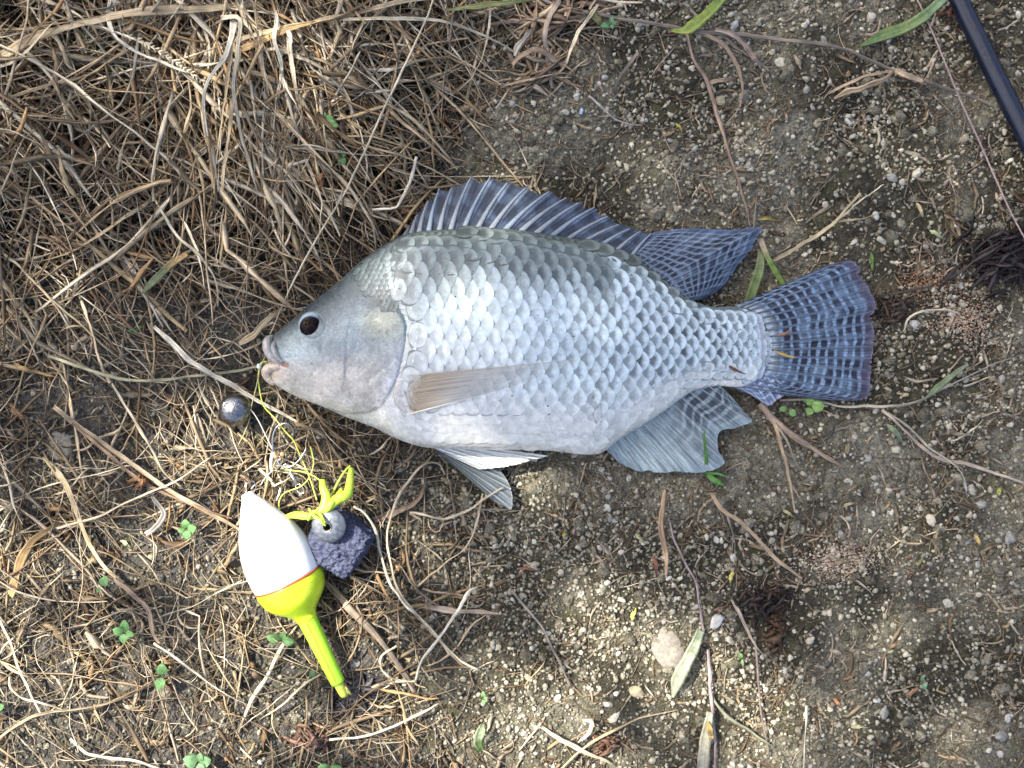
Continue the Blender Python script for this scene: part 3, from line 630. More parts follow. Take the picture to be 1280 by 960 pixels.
 ('straw with branching tips above the tail fin', (0.50,0.42,0.26), (2.5,5,3), [(945,336,3),(968,325,4),(1000,306,5),(1015,298,5),(1040,280,6),(1056,262,6),(1075,242,5)]),
 ('thin side branch of the straw above the tail fin', (0.50,0.42,0.26), (3,2.5,1.5), [(1048,276,5),(1065,275,5),(1082,272,4),(1102,265,3)]),
 ('second thin tip of the straw above the tail fin', PAL, (3,2.5,1.5), [(1046,276,5),(1068,258,6),(1090,240,5),(1105,232,3)]),
 ('pale twig running from under the tail to the right edge', (0.50,0.44,0.33), (3,4,3), [(975,500,3),(1015,500,4),(1050,508,4),(1085,508,4),(1120,508,4),(1150,500,4),(1175,487,4),(1215,468,3),(1250,452,3),(1290,440,3)]),
 ('woody branch descending to the right edge below the tail', (0.45,0.38,0.30), (4,5,4), [(1103,513,3),(1125,532,5),(1150,556,5),(1175,573,5),(1210,580,4),(1245,592,4),(1290,610,3)]),
 ('thin parallel twig above the woody branch', (0.48,0.42,0.32), (2.5,3,2), [(1110,516,4),(1140,537,6),(1165,562,6),(1195,582,5),(1208,605,2)]),
 ('brown dry leaf strip lying under the anal fin end', (0.36,0.27,0.20), (9,8,3), [(950,505,3),(965,522,4),(985,540,4),(1015,560,4),(1050,582,2)]),
 ('tan dry strip hanging below the brown leaf strip', (0.46,0.35,0.22), (5,5,2), [(968,528,4),(974,552,5),(982,580,4),(988,605,3),(993,640,2)]),
 ('thin brown strip beside the tan dry strip', (0.36,0.28,0.2), (3,3,2), [(972,532,4),(986,558,4),(1000,590,3)]),
 ('orange tan split blade standing below the anal fin', (0.50,0.35,0.22), (4,8,2), [(830,612,3),(828,640,5),(827,662,5),(832,690,5),(834,722,2)]),
 ('grey mauve twig descending right of the orange tan blade', MAUVE, (2.5,3.5,3), [(836,648,3),(845,680,4),(860,710,4),(870,728,4),(873,750,3),(880,792,2)]),
 ('mauve stem running down to the bottom edge', MAUVE, (4,4.5,4), [(884,812,3),(887,845,4),(888,870,4),(892,910,4),(895,970,3)]),
 ('greenish grey stalk curving right at the bottom', (0.33,0.35,0.24), (3,4.5,3), [(888,868,3),(905,892,5),(935,912,5),(965,935,4),(985,960,3)]),
 ('grey brown straw running down at lower right', (0.40,0.35,0.28), (4,4.5,2.5), [(915,748,3),(928,775,4),(940,800,4),(962,828,3)]),
 ('thin stem continuing down beside the dark clump', (0.36,0.30,0.26), (3,3,2.5), [(944,800,3),(948,850,4),(953,900,4),(962,945,3)]),
 ('white straight cut straw at the bottom right of centre', WHT, (3,3,3), [(1009,882,4),(1007,915,5),(1004,965,5)]),
 ('tan split stalk right of the anal fin', (0.45,0.34,0.22), (5,5,3), [(890,618,4),(903,637,6),(925,652,6),(945,672,5),(972,700,4),(1003,722,2)]),
 ('grey straw pointing to the dark clump', (0.34,0.29,0.24), (3,3.5,2), [(908,640,3),(918,670,4),(920,700,4),(920,735,3)]),
 ('thin grey twig crossing the shaded gravel', (0.28,0.24,0.20), (3,3.5,3), [(640,738,2),(662,765,3),(682,792,3),(697,822,3),(713,858,2)]),
 ('long tan twig rising along the bottom centre', (0.48,0.38,0.24), (3,3.5,2), [(700,962,3),(730,935,5),(760,918,5),(800,898,5),(848,886,3)]),
 ('pale bundle of straw at the bottom centre', PAL, (4,6,3), [(676,908,3),(700,925,5),(728,938,5),(755,950,4),(780,968,3)]),
 ('white curled blade at the bottom centre', WHT, (3,5,2), [(728,900,4),(740,903,7),(735,918,6),(722,928,4)]),
 ('dark thin stem from the tail to the dark clump', (0.07,0.05,0.04), (2.5,3,3), [(1092,372,3),(1130,365,4),(1165,357,4),(1195,342,5),(1222,325,6)]),
 ('pale twig arch right of the tail fin', PAL, (3,3,2), [(1130,415,2),(1135,400,4),(1150,390,5),(1175,387,4),(1200,392,3)]),
]
for lab, c, (a, b, d), pts in ST:
    blade('straw_stalk' if 'twig' not in lab and 'stem' not in lab and 'runner' not in lab and 'branch' not in lab else 'dry_twig',
          lab, 'straw' if 'twig' not in lab and 'stem' not in lab and 'runner' not in lab and 'branch' not in lab else 'twig', c, a, b, d, pts,
          flat=0.2 if b > 3.4 else 0.5, sec=SECV if (b > 4.4 and 'stem' not in lab and 'runner' not in lab) else SEC6)
# seed head
sh = empty('grass_seed_head', gp(180, 62, 0.028)); tag(sh, 'white braided grass seed head lying on straw at upper left', 'seed head')
R = resample([(112,30,24),(150,42,27),(185,56,29),(215,75,28),(245,96,26),(262,108,24)], 34)
reparent(blade('stalk', None, None, WHT, 2, 2.5, 1.5, [tuple(r) for r in R[::4]]), sh)
gm = None
for i in range(8, 33):
    for s in (-1, 1):
        d = R[min(i + 1, 33)] - R[i - 1]; a = math.atan2(-d[1], d[0]) + s * 0.55
        p = gp(R[i][0], R[i][1], gzp(R[i][0], R[i][1]) + R[i][2] * 0.001 + 0.0004)
        if gm is None:
            V = I1 * np.array([1, .38, .38]); V[:, 0] += 0.8; g = mesh_np('grain', V, tris=F1, col=np.tile((0.58, 0.50, 0.36), (len(V), 1)), mat=M_straw); gm = g.data
        else: g = bpy.data.objects.new('grain', gm); COL.objects.link(g)
        g.location = tuple(p); q_ = random.uniform(0.65, 1.15); g.scale = (4.2 * S * q_, 3.4 * S * q_, 3.0 * S); g.rotation_euler = (random.uniform(-.4, .4), -0.2, a + random.uniform(-.35, .35)); reparent(g, sh)

# ------------------------------------------------------------------ green and broad leaves
GRN=(0.13,0.26,0.05); LGR=(0.30,0.42,0.20); DGR=(0.08,0.14,0.05)
for lab, c, c2, wd, pts, rl in [
 ('bright green grass blade rising to the top edge', (0.22,0.30,0.05), (0.12,0.22,0.05), (3,15,13), [(838,38,5),(856,38,6),(872,28,8),(892,10,11),(920,-22,14)], 0.1),
 ('light green serrated leaf beside the thin line at the top', (0.16,0.24,0.08), (0.26,0.38,0.20), (3,15,10), [(1075,58,3),(1105,44,4),(1130,35,7),(1155,20,9),(1190,-12,9)], 0),
 ('green leaf strip between dorsal fin and tail fin', (0.14,0.20,0.07), (0.22,0.25,0.12), (13,14,9), [(936,380,3),(943,358,4),(950,335,5),(952,312,4)], 0),
 ('slim green blade with brown sheath above the tail', (0.17,0.26,0.06), (0.38,0.30,0.22), (5,8,8), [(981,358,4),(970,340,5),(960,322,6),(950,298,5)], 0.1),
 ('bent dark green leaf with orange tip in the straw', (0.11,0.15,0.07), (0.50,0.32,0.12), (4,11,6), [(178,366,8),(192,352,10),(204,340,10),(217,328,9),(234,318,8)], 0.2),
 ('pale grey green dry leaf next to the flat stone', (0.34,0.36,0.25), (0.28,0.33,0.22), (3,17,11), [(841,872,3),(848,848,6),(858,828,7),(868,808,7),(876,788,5)], 0.1),
 ('pale dry leaf strip at the bottom edge', (0.44,0.42,0.32), (0.33,0.36,0.26), (12,16,8), [(878,975,3),(880,940,5),(884,912,6),(888,890,5)], 0.1),
 ('olive brown leaf by the top seedling', (0.17,0.17,0.06), (0.24,0.20,0.10), (3,10,5), [(735,12,7),(745,22,7),(754,32,6),(760,40,4)], 0),
 ('curled pale green leaf standing near the bottom centre', (0.42,0.48,0.28), (0.20,0.34,0.08), (4,16,8), [(604,905,8),(600,918,9),(598,928,7),(602,938,3)], 0.5),
 ('tiny upright green sprout above the tail fin tip', (0.14,0.25,0.05), (0.18,0.28,0.07), (1,4.5,3), [(1089,316,3),(1090,325,3),(1090,338,2)], 0),
 ('faded green blade below the tail at the right', (0.22,0.28,0.14), (0.30,0.32,0.2), (2,8,4), [(1155,500,3),(1170,486,5),(1192,468,4),(1210,455,2)], 0),
 ('grey green dry blade beneath the woody branch', (0.20,0.26,0.15), (0.24,0.28,0.18), (2,7,3), [(1108,530,2),(1120,540,4),(1128,552,2)], 0),
 ('yellowish sheath at the mauve stem', (0.38,0.28,0.10), (0.30,0.22,0.10), (4,8,3), [(884,902,6),(888,915,7),(890,930,5)], 0),
]:
    blade('dry_leaf' if 'dry' in lab or 'brown' in lab or 'sheath' in lab else 'green_leaf', lab, 'leaf', c, wd[0], wd[1], wd[2], pts, flat=0.22, sec=SECV, mat=M_leaf, K=26, col2=c2, roll=rl)
def sprout(x, y, z):
    e = empty('grass_sprout', gp(x, y, 0)); tag(e, 'green three bladed grass sprout at the lower edge of the anal fin', 'grass sprout')
    for pts, w in (([(882,592,5),(883,575,10),(881,555,14),(880,537,16)], 4.5), ([(884,593,5),(893,600,5),(905,607,3)], 8), ([(884,591,5),(896,592,6),(910,596,4)], 3.5)):
        reparent(blade('leaf', None, None, (0.12,0.30,0.06), 3, w, 1.5, pts, flat=0.2, sec=SECV, mat=M_leaf, K=18), e)
sprout(882, 592, 0)
def leafdisc(asp=0.8, fold=0.25):
    n, m = 10, 9; V = []; 
    for i in range(n):
        t = i / (n - 1); wd = math.sin(math.pi * min(1, t ** 0.8)) ** 0.75 * asp * 0.5 + 0.001
        for j in range(m):
            s = j / (m - 1) * 2 - 1
            V.append((t, s * wd, abs(s) * wd * fold + 0.12 * math.sin(t * 3.0) - 0.05 * s * s + (0.02 * math.cos(j * 2.6 + i))))
    V = np.array(V); T = V.copy(); Bv = V - [0, 0, 0.03]
    q = grid_quads(n, m)
    rim = []
    for i in range(n - 1): rim += [[i * m, (i + 1) * m, (i + 1) * m + n * m, i * m + n * m], [(i + 1) * m - 1, (i + 1) * m - 1 + n * m, (i + 2) * m - 1 + n * m, (i + 2) * m - 1]]
    uv = np.stack([V[:, 0] * 2, V[:, 1] * 2], -1)
    return np.concatenate([T, Bv]), np.concatenate([q[:, ::-1], q + n * m, rim]), np.concatenate([uv, uv])
LV = [leafdisc(0.85, .2), leafdisc(0.7, .35), leafdisc(1.0, .12)]
leafmesh = {}
def seedling(x, y, leaves, label, h=4, col=(0.12,0.27,0.09)):
    z0 = gzp(x, y); e = empty('seedling', gp(x, y, z0)); tag(e, label, 'seedling')
    for k, (a, L, kind) in enumerate(leaves):
        key = (kind, col)
        if key not in leafmesh:
            V, Qd, U = LV[kind]; o = mesh_np('leaf', V, Qd, col=np.tile(col, (len(V), 1)) * (0.9 + 0.2 * V[:, :1]), uv=U, mat=M_leaf); leafmesh[key] = o.data
        else: o = bpy.data.objects.new('leaf', leafmesh[key]); COL.objects.link(o)
        o.parent = e; a = math.radians(a); o.location = (math.cos(a) * 1.2 * S, math.sin(a) * 1.2 * S, h * 0.001 + k * 0.0004)
        o.scale = (L * S * 0.88,) * 3; o.rotation_euler = (0.1 * math.sin(k * 3.1), -0.15 + 0.1 * math.cos(k * 2), a)
    V, Qd, C, U = strands(np.array([[[0, 0, -0.001], [0.0003, 0, h * 0.0005], [0, 0, h * 0.001 + 0.0003]]]), np.full((1, 3), 1.6 * S), np.array([1.0]), np.zeros((1, 3)), np.array([(0.2, 0.28, 0.1)]), SEC4)
    mesh_np('stem', V, Qd, col=C, uv=U, mat=M_leaf, parent=e)
seedling(415, 166, [(200,16,0),(95,14,0),(-20,20,1),(30,13,2)], 'dark green four leaved seedling in straw above the fish nape, upper of two', 16)
seedling(433, 205, [(110,11,2),(-70,14,0),(20,9,1)], 'dark green seedling just below the larger one in the straw', 14)
seedling(761, 37, [(190,13,1),(75,9,0),(-60,7,2),(10,8,1)], 'tiny fresh green seedling near the top centre', 6, (0.16,0.36,0.16))
seedling(1008, 508, [(95,15,0),(5,19,0),(-110,12,2)], 'bright green three leaved seedling under the tail fin', 5, (0.24,0.42,0.12))
seedling(982, 512, [(170,12,1),(-40,12,0)], 'smaller bright seedling left of the three leaved one under the tail', 4, (0.20,0.38,0.12))
seedling(241, 658, [(100,13,2),(10,14,2),(190,10,0),(-75,13,2)], 'fresh green clover like seedling left of the float', 8, (0.15,0.34,0.11))
seedling(166, 784, [(95,16,0),(165,16,0),(-10,14,1),(-95,14,0)], 'four leaved green seedling in the sun at lower left', 8)
seedling(211, 838, [(90,17,2),(-100,18,0)], 'two leaved round seedling right of the four leaved one', 8)
seedling(135, 729, [(60,16,0),(-120,8,1)], 'small seedling peeking out under brown straw at lower left', 7)
seedling(355, 795, [(170,20,1),(-10,19,1),(60,12,0)], 'dark seedling shaded by the float stem', 5, (0.08,0.19,0.06))
seedling(388, 836, [(180,14,1),(-30,12,0)], 'very dark green seedling tucked left of the float tip', 3, (0.05,0.11,0.045))
seedling(255, 944, [(170,21,2),(10,18,2),(70,14,0),(-60,16,0)], 'leafy green seedling at the bottom edge left of centre', 7, (0.15,0.29,0.13))
seedling(415, 956, [(160,16,2),(20,18,0),(-90,10,0)], 'seedling cut by the bottom edge below the float', 6, (0.13,0.30,0.10))
seedling(375, 962, [(120,12,0),(40,11,1)], 'tiny seedling left of the one cut by the bottom edge', 5, (0.14,0.30,0.1))
seedling(6, 878, [(170,17,2),(20,13,0),(-80,13,2)], 'round leaved seedling at the left edge near the bottom', 7)
seedling(-3, 244, [(10,16,2),(80,15,0),(-60,13,2)], 'green seedling cut by the left edge in the upper half', 9, (0.08,0.22,0.07))
seedling(172, 412, [(20,10,1),(200,8,1),(-60,7,0)], 'tiny ragged seedling in the hollow at the left', 3, (0.10,0.25,0.09))
seedling(604, 869, [(90,9,1),(-80,8,1),(20,6,0)], 'tiny light seedling at lower centre', 4, (0.2,0.38,0.15))
seedling(924, 822, [(100,9,0),(-70,7,1)], 'tiny green sprout right of the pale dry leaf', 3, (0.2,0.36,0.12))
seedling(1149, 850, [(95,8,1),(-70,9,1)], 'tiny mint green sprout on gravel at lower right', 3, (0.18,0.42,0.2))

# ------------------------------------------------------------------ dark dried clumps
def clump(name, label, cx, cy, rx, ry, n, cols, h, w=(4, 13), L=(20, 60)):
    x = cx + RNG.normal(0, rx * 0.45, n); y = cy + RNG.normal(0, ry * 0.45, n); K = 9
    PX, PY = paths(x, y, RNG.normal(-0.35, 0.6, n), RNG.uniform(L[0], L[1], n), RNG.normal(0, 0.5, n), np.full(n, 0.4), K)
    Z = ground_z(PX, PY) + 0.001 + h * RNG.random((n, 1)) * np.exp(-(((PX - cx) / rx) ** 2 + ((PY - cy) / ry) ** 2)) + 0.0007 * RNG.random((n, K))
    Z = np.maximum(zlift(PX, PY, Z), 0.0003)
    W = RNG.uniform(w[0], w[1], (n, 1)) * S * np.sin(np.linspace(0.25, 2.9, K))[None]
    C = np.array(cols)[RNG.integers(0, len(cols), n)] * RNG.uniform(0.7, 1.3, (n, 1))
    V, Qd, C, U = strands(gpa(PX, PY, Z), W, RNG.uniform(.06, .14, n), RNG.normal(0, 0.5, (n, 1)) + np.linspace(-0.6, 0.6, K)[None], C, SEC4)
    return tag(mesh_np(name, V, Qd, col=C, uv=U, mat=M_straw), label, 'dead leaves')
clump('dried_leaf_clump', 'black brown shrivelled leaf clump at the right edge', 1252, 322, 42, 34, 150, [(.022,.018,.017),(.038,.03,.027),(.07,.05,.05)], 0.009, (2, 8), (20, 60))
clump('dried_leaf_clump', 'dark reddish crumpled leaf clump at lower right', 955, 752, 38, 26, 80, [(.055,.032,.028),(.08,.048,.036),(.04,.028,.025)], 0.006, (2, 7), (10, 28))
clump('dried_leaf_clump', 'rusty brown curled leaf below the dark reddish clump', 968, 792, 14, 20, 24, [(.13,.075,.04),(.09,.055,.03)], 0.006, (5, 12), (12, 30))
clump('dried_leaf_clump', 'blackish brown leaf scrap touching the tail fin', 1118, 388, 24, 14, 36, [(.05,.035,.03),(.10,.06,.04)], 0.004, (3, 8), (14, 40))
clump('dried_leaf_clump', 'grey black fibrous leaf patch under the float tip', 440, 872, 34, 24, 90, [(.07,.068,.075),(.11,.105,.115),(.045,.042,.045)], 0.004, (3, 8), (20, 55))
clump('dried_leaf_clump', 'rusty brown leaf scraps in the tuft above the eye', 402, 228, 12, 30, 16, [(.28,.12,.05),(.20,.09,.04)], 0.016, (5, 10), (25, 50))
clump('dried_leaf_clump', 'orange brown curled scrap at the centre of the left straw', 178, 600, 10, 8, 10, [(.38,.19,.08),(.28,.14,.07)], 0.012, (4, 9), (14, 26))
clump('dried_leaf_clump', 'curled brown leaves at the bottom left of centre', 392, 925, 24, 18, 30, [(.24,.14,.10),(.34,.23,.16),(.16,.09,.07)], 0.007, (4, 10), (18, 40))
clump('dried_leaf_clump', 'reddish brown scraps on soil at the bottom of centre', 760, 930, 26, 14, 20, [(.20,.10,.06),(.28,.17,.11)], 0.004, (3, 8), (12, 30))
clump('dried_leaf_clump', 'brown broad curled leaves hanging left of the bare soil', 672, 90, 34, 26, 34, [(.36,.27,.18),(.46,.37,.26),(.25,.17,.11)], 0.006, (3, 8), (30, 90))
clump('dried_leaf_clump', 'thick brown dry leaves along the top edge centre', 690, 22, 50, 22, 50, [(.32,.23,.15),(.42,.32,.22),(.22,.15,.10)], 0.008, (3, 9), (40, 110))
clump('dried_leaf_clump', 'purplish black scrap beside the rod at the top', 1190, 18, 12, 9, 12, [(.08,.07,.11),(.22,.10,.06)], 0.005, (5, 9), (14, 26))
# small coloured slivers one can pick out
for x, y, a, L, c, lab in [
 (849,163,1.2,22,(.50,.42,.10),'yellow curved leaf sliver on mossy soil above the dorsal fin'),(962,275,0.0,26,(.36,.30,.08),'olive yellow sliver right of the dorsal fin tip'),
 (800,673,0.8,18,(.42,.44,.22),'pale green lance sliver on the shaded gravel'),(706,668,-1.0,9,(.55,.45,.12),'small yellow chip on the shaded gravel'),
 (916,720,-1.3,16,(.60,.55,.15),'bright yellow sliver above the dark reddish clump'),(792,768,-1.3,16,(.60,.48,.12),'golden curved sliver in the sunlit gravel'),
 (985,642,0.6,18,(.46,.42,.22),'ochre sliver below the seedlings at right'),(1062,632,-0.2,18,(.50,.44,.25),'cream lance sliver on open soil right of centre'),
 (1128,612,-0.05,30,(.42,.32,.20),'tan lance leaf lying level on open soil'),(1151,700,-1.0,16,(.45,.40,.15),'yellowish sliver right of the rosy grit'),
 (1222,675,1.1,18,(.50,.36,.12),'orange yellow sliver near the pointed grey stone'),(1150,262,1.2,20,(.48,.42,.22),'straw coloured wedge above the orange grit'),
 (1170,293,0.6,20,(.45,.50,.28),'pale green curved sliver above the orange grit'),(1250,614,-1.2,10,(.45,.47,.12),'small lime yellow chip by the right branch'),
 (1206,610,1.4,20,(.50,.48,.40),'pale upright sliver left of the square pebble'),(1140,866,-0.6,18,(.38,.22,.12),'rust lance leaf on gravel at lower right'),
 (1118,808,-0.3,14,(.42,.30,.16),'short tan sliver on gravel at lower right'),(1192,778,-0.9,16,(.28,.32,.12),'olive sliver near the tall cream pebble'),
 (1075,910,0.05,22,(.42,.42,.26),'pale olive sliver at lower right near the bottom'),(1046,878,0.9,14,(.45,.22,.10),'short orange chip near the cut white straw'),
 (818,708,1.35,26,(.24,.10,.06),'dark red slender leaf in the shaded gravel'),(905,760,-0.25,28,(.34,.18,.12),'reddish split leaf left of the dark reddish clump'),
 (1206,530,-1.1,18,(.55,.47,.30),'cream stick piece below the pale twig at right'),(156,680,0.6,16,(.55,.56,.26),'yellow green scrap in the straw at the left'),
 (99,820,0.7,30,(.62,.48,.22),'golden bent scrap in the straw at lower left'),(660,712,0.1,24,(.24,.10,.07),'dark red leaf piece by the pale curved twig')]:
    d = (math.cos(a) * L / 2, math.sin(a) * L / 2)
    blade('leaf_sliver', lab, 'leaf sliver', c, 1, 5 if L > 12 else 6, 1, [(x - d[0], y - d[1], 1.2), (x + d[1] * .12, y - d[0] * .12, 2.6), (x + d[0], y + d[1], 1.4)], flat=0.2, sec=SECV, K=12)

# ------------------------------------------------------------------ the fish
def spl(tab):
    t = np.array(tab, float); R = resample(np.c_[t, t[:, :1] * 0], len(t) * 14)
    return lambda x: np.interp(x, R[:, 0], R[:, 1])
topf, botf = spl(TOP), spl(BOT)
ZM = lambda x: np.interp(x, [333, 360, 400, 520, 650, 800, 900, 965], [.0125, .0135, .0155, .0185, .0178, .0128, .0085, .0055])
TH = lambda x: np.interp(x, [333, 340, 360, 390, 430, 500, 580, 680, 760, 820, 880, 930, 955, 965], [.0022, .0048, .0080, .0112, .0142, .0172, .0180, .0165, .0136, .0105, .0068, .0042, .0024, .0006])
_k = np.linspace(333, 965, 200); 
def smooth1(f):
    v = f(_k); ker = np.hanning(17); ker /= ker.sum(); vp = np.pad(v, 8, mode='edge'); sv = np.convolve(vp, ker, 'valid')
    sv[:4] = v[:4]; sv[-3:] = v[-3:]
    return lambda x: np.interp(x, _k, sv)
ZM, TH = smooth1(ZM), smooth1(TH)
OPERC = [(484,381),(496,385),(504,394),(508.5,407),(507,426),(502,450),(495,476),(487,491),(476,508),(459,516),(431,517),(405,510)]
OPPOLY = OPERC + [(390,430),(400,395),(440,372)]
PREOP = [(436,404),(433,420),(432,440),(432,458),(431,474),(427,487),(416,497),(400,500)]
EYE = (390, 406.5)
def detail(X, Y):
    d = sdist(X, Y, OPERC); ins = inpoly(X, Y, OPPOLY); st = sstep(3, 26, np.hypot(X - 484, Y - 381)) * sstep(3, 30, np.hypot(X - 405, Y - 510))
    fade = sstep(0, 12, Y - topf(X)) * sstep(0, 10, botf(X) - Y)
    z = st * np.where(ins, 0.0005 * np.exp(-d / 26) * (1 - np.exp(-d / 3.0)), -0.00022 * np.exp(-d / 6.0))
    p = sdist(X, Y, PREOP); left = X < np.interp(Y, [404, 440, 474, 487, 500], [436, 432, 431, 427, 414])
    z = z + np.where(left, 0.00034 * np.exp(-p / 9) * (1 - np.exp(-p / 2.2)), -0.00018 * np.exp(-p / 4.5))
    z = z - 0.00030 * np.exp(-(sdist(X, Y, [(489,452),(475,464),(460,477)]) / 2.0) ** 2)
    z = z - 0.00035 * np.exp(-(sdist(X, Y, [(352,487),(380,496),(410,507),(445,519)]) / 2.0) ** 2)
    z = z + 0.0005 * np.exp(-(((X - 437) / 8) ** 2 + ((Y - 400) / 9) ** 2))
    z = z - 0.00022 * np.exp(-(sdist(X, Y, [(398,425),(405,440),(402,458),(390,468)]) / 3) ** 2)
    r = np.hypot(X - EYE[0], Y - EYE[1]); z = z - 0.0011 * np.exp(-(r / 15) ** 4) + 0.00045 * np.exp(-((r - 18) / 3.0) ** 2)
    z = z - 0.0005 * np.exp(-(np.hypot(X - 362, Y - 416) / 1.8) ** 2)                         # nostril
    z = z - 0.0006 * np.exp(-(sdist(X, Y, [(341,424),(342,436),(346,446),(356,455)]) / 2.2) ** 2)   # crease behind the upper lip
    z = z - 0.0012 * np.exp(-(sdist(X, Y, [(338,452),(348,453),(358,457)]) / 2.4) ** 2)             # mouth gape
    head = sstep(520, 480, X)
    z = z + head * 0.0002 * (fbm(X / 9, Y / 9, 91, 3) - 0.5) + head * 0.0005 * (fbm(X / 30, Y / 30, 92, 2) - 0.5)
    return z * fade
def bodyz(X, Y):
    T_, B_ = topf(X), botf(X); yc = (T_ + B_) / 2; h = np.maximum((B_ - T_) / 2, 0.5)
    v = np.clip((Y - yc) / h, -1, 1)
    return ZM(X) + TH(X) * np.sqrt(np.maximum(1 - v * v, 0)) + detail(X, Y)
def body_col(X, Y):
    T_, B_ = topf(X), botf(X); v = (Y - T_) / np.maximum(B_ - T_, 1)
    n = fbm(X / 16, Y / 16, 61, 4)[..., None]; n2 = fbm(X / 5, Y / 5, 62, 3)[..., None]
    def L(a, b, t): return np.array(a) * (1 - t[..., None]) + np.array(b) * t[..., None]
    c = L((0.045, 0.062, 0.072), (0.215, 0.275, 0.315), sstep(0.0, 0.45, v))
    t = sstep(0.45, 0.8, v)[..., None]; c = c * (1 - t) + np.array((0.45, 0.43, 0.385)) * t
    t = sstep(0.82, 1.0, v)[..., None]; c = c * (1 - t) + np.array((0.52, 0.51, 0.45)) * t
    # body behind the gill cover: skin between scales, olive above, silver below
    b = L((0.06, 0.075, 0.06), (0.42, 0.47, 0.52), sstep(0.10, 0.36, v)); t = sstep(0.70, 0.9, v)[..., None]; b = b * (1 - t) + np.array((0.69, 0.68, 0.62)) * t
    t = sstep(485, 530, X + 0.35 * (Y - 400))[..., None]; c = c * (1 - t) + b * t
    # gill cover spot, teal rim
    s = np.exp(-(((X - 478) / 26) ** 2 + ((Y - 403) / 20) ** 2) ** 1.3)[..., None] * 0.7; c = c * (1 - s) + np.array((0.40, 0.42, 0.31)) * s
    s = (np.exp(-(sdist(X, Y, [(494,386),(503,395),(507,408),(506,418)]) / 3.2) ** 2))[..., None] * 0.75; c = c * (1 - s) + np.array((0.05, 0.13, 0.14)) * s
    # upper lip end and snout
    s = np.exp(-(((X - 345) / 9) ** 2 + ((Y - 468) / 10) ** 2))[..., None] * 0.8; c = c * (1 - s) + np.array((0.50, 0.40, 0.32)) * s
    s = np.exp(-(sdist(X, Y, [(340,453),(350,454),(358,457)]) / 3.0) ** 2)[..., None] * 0.9; c = c * (1 - s) + np.array((0.26, 0.13, 0.09)) * s
    s = (np.exp(-(sdist(X, Y, OPERC) / 1.3) ** 2) * 0.45 * sstep(3, 26, np.hypot(X - 484, Y - 381)))[..., None]; c = c * (1 - s) + np.array((0.14, 0.12, 0.12)) * s
    s = np.exp(-(((X - 753) / 10) ** 2 + ((Y - 562) / 8) ** 2))[..., None] * 0.7; c = c * (1 - s) + np.array((0.70, 0.56, 0.55)) * s
    return np.clip(c * (0.58 + 0.84 * n) * (0.76 + 0.48 * n2), 0, 1)
def mat_fishskin():
    m = NM('fish_skin'); p = m.pos(); n = m.noise(1500, p, 4, 0.7); n2 = m.noise(350, p, 4, 0.6)
    sp = m.ramp(m.noise(900, p, 4, 0.6), (0.35, 0.7, 0.8, 1.15)); cc = m.n('ShaderNodeCombineColor')
    for i in range(3): m.l(sp, cc.inputs[i])
    m.set(Base_Color=m.mix(1.0, m.attr(), cc.outputs[0], 'MULTIPLY'), Roughness=m.ramp(n2, (0.3, 0.7, 0.22, 0.42)), Metallic=0.15)
    m.p.inputs['Coat Weight'].default_value = 0.25; m.p.inputs['Coat Roughness'].default_value = 0.14
    m.p.inputs['Subsurface Weight'].default_value = 0.08; m.p.inputs['Subsurface Scale'].default_value = 0.002
    m.bump(m.math('ADD', n, m.math('MULTIPLY', n2, 1.2)), 0.00022); return m.m
M_skin = mat_fishskin()
fish = empty('fish', gp(640, 480, 0)); fish.location.z = 0
tag(fish, 'silver blue tilapia lying on its side with dorsal fin raised', 'fish')
nx, na = 430, 200
xs = 333 + 632 * (1 - np.cos(np.linspace(0.0, 1, nx) * math.pi)) / 2 * 0.25 + 632 * np.linspace(0, 1, nx) * 0.75
A = np.linspace(0, 2 * math.pi, na, endpoint=False)
XX = np.repeat(xs[:, None], na, 1); T_, B_ = topf(XX), botf(XX)
YY = (T_ + B_) / 2 - np.cos(A)[None] * (B_ - T_) / 2
up = (A < math.pi)[None] & np.ones_like(XX, bool)
ZZ = np.where(up, ZM(XX) + TH(XX) * np.abs(np.sin(A))[None] + detail(XX, YY), ZM(XX) - TH(XX) * np.abs(np.sin(A))[None] * 0.96)
V = gpa(XX, YY, ZZ).reshape(-1, 3); C = body_col(XX, YY).reshape(-1, 3)
q = grid_quads(nx, na, wrap=True)[:, ::-1]
e0 = V[:na].mean(0); e1 = V[-na:].mean(0); n0 = len(V); V = np.concatenate([V, [e0, e1]]); C = np.concatenate([C, C[:1], C[-na:-na + 1]])
T = [[n0, (i + 1) % na, i] for i in range(na)] + [[n0 + 1, (nx - 1) * na + i, (nx - 1) * na + (i + 1) % na] for i in range(na)]
mesh_np('body', V, q, T, C, mat=M_skin, parent=fish)

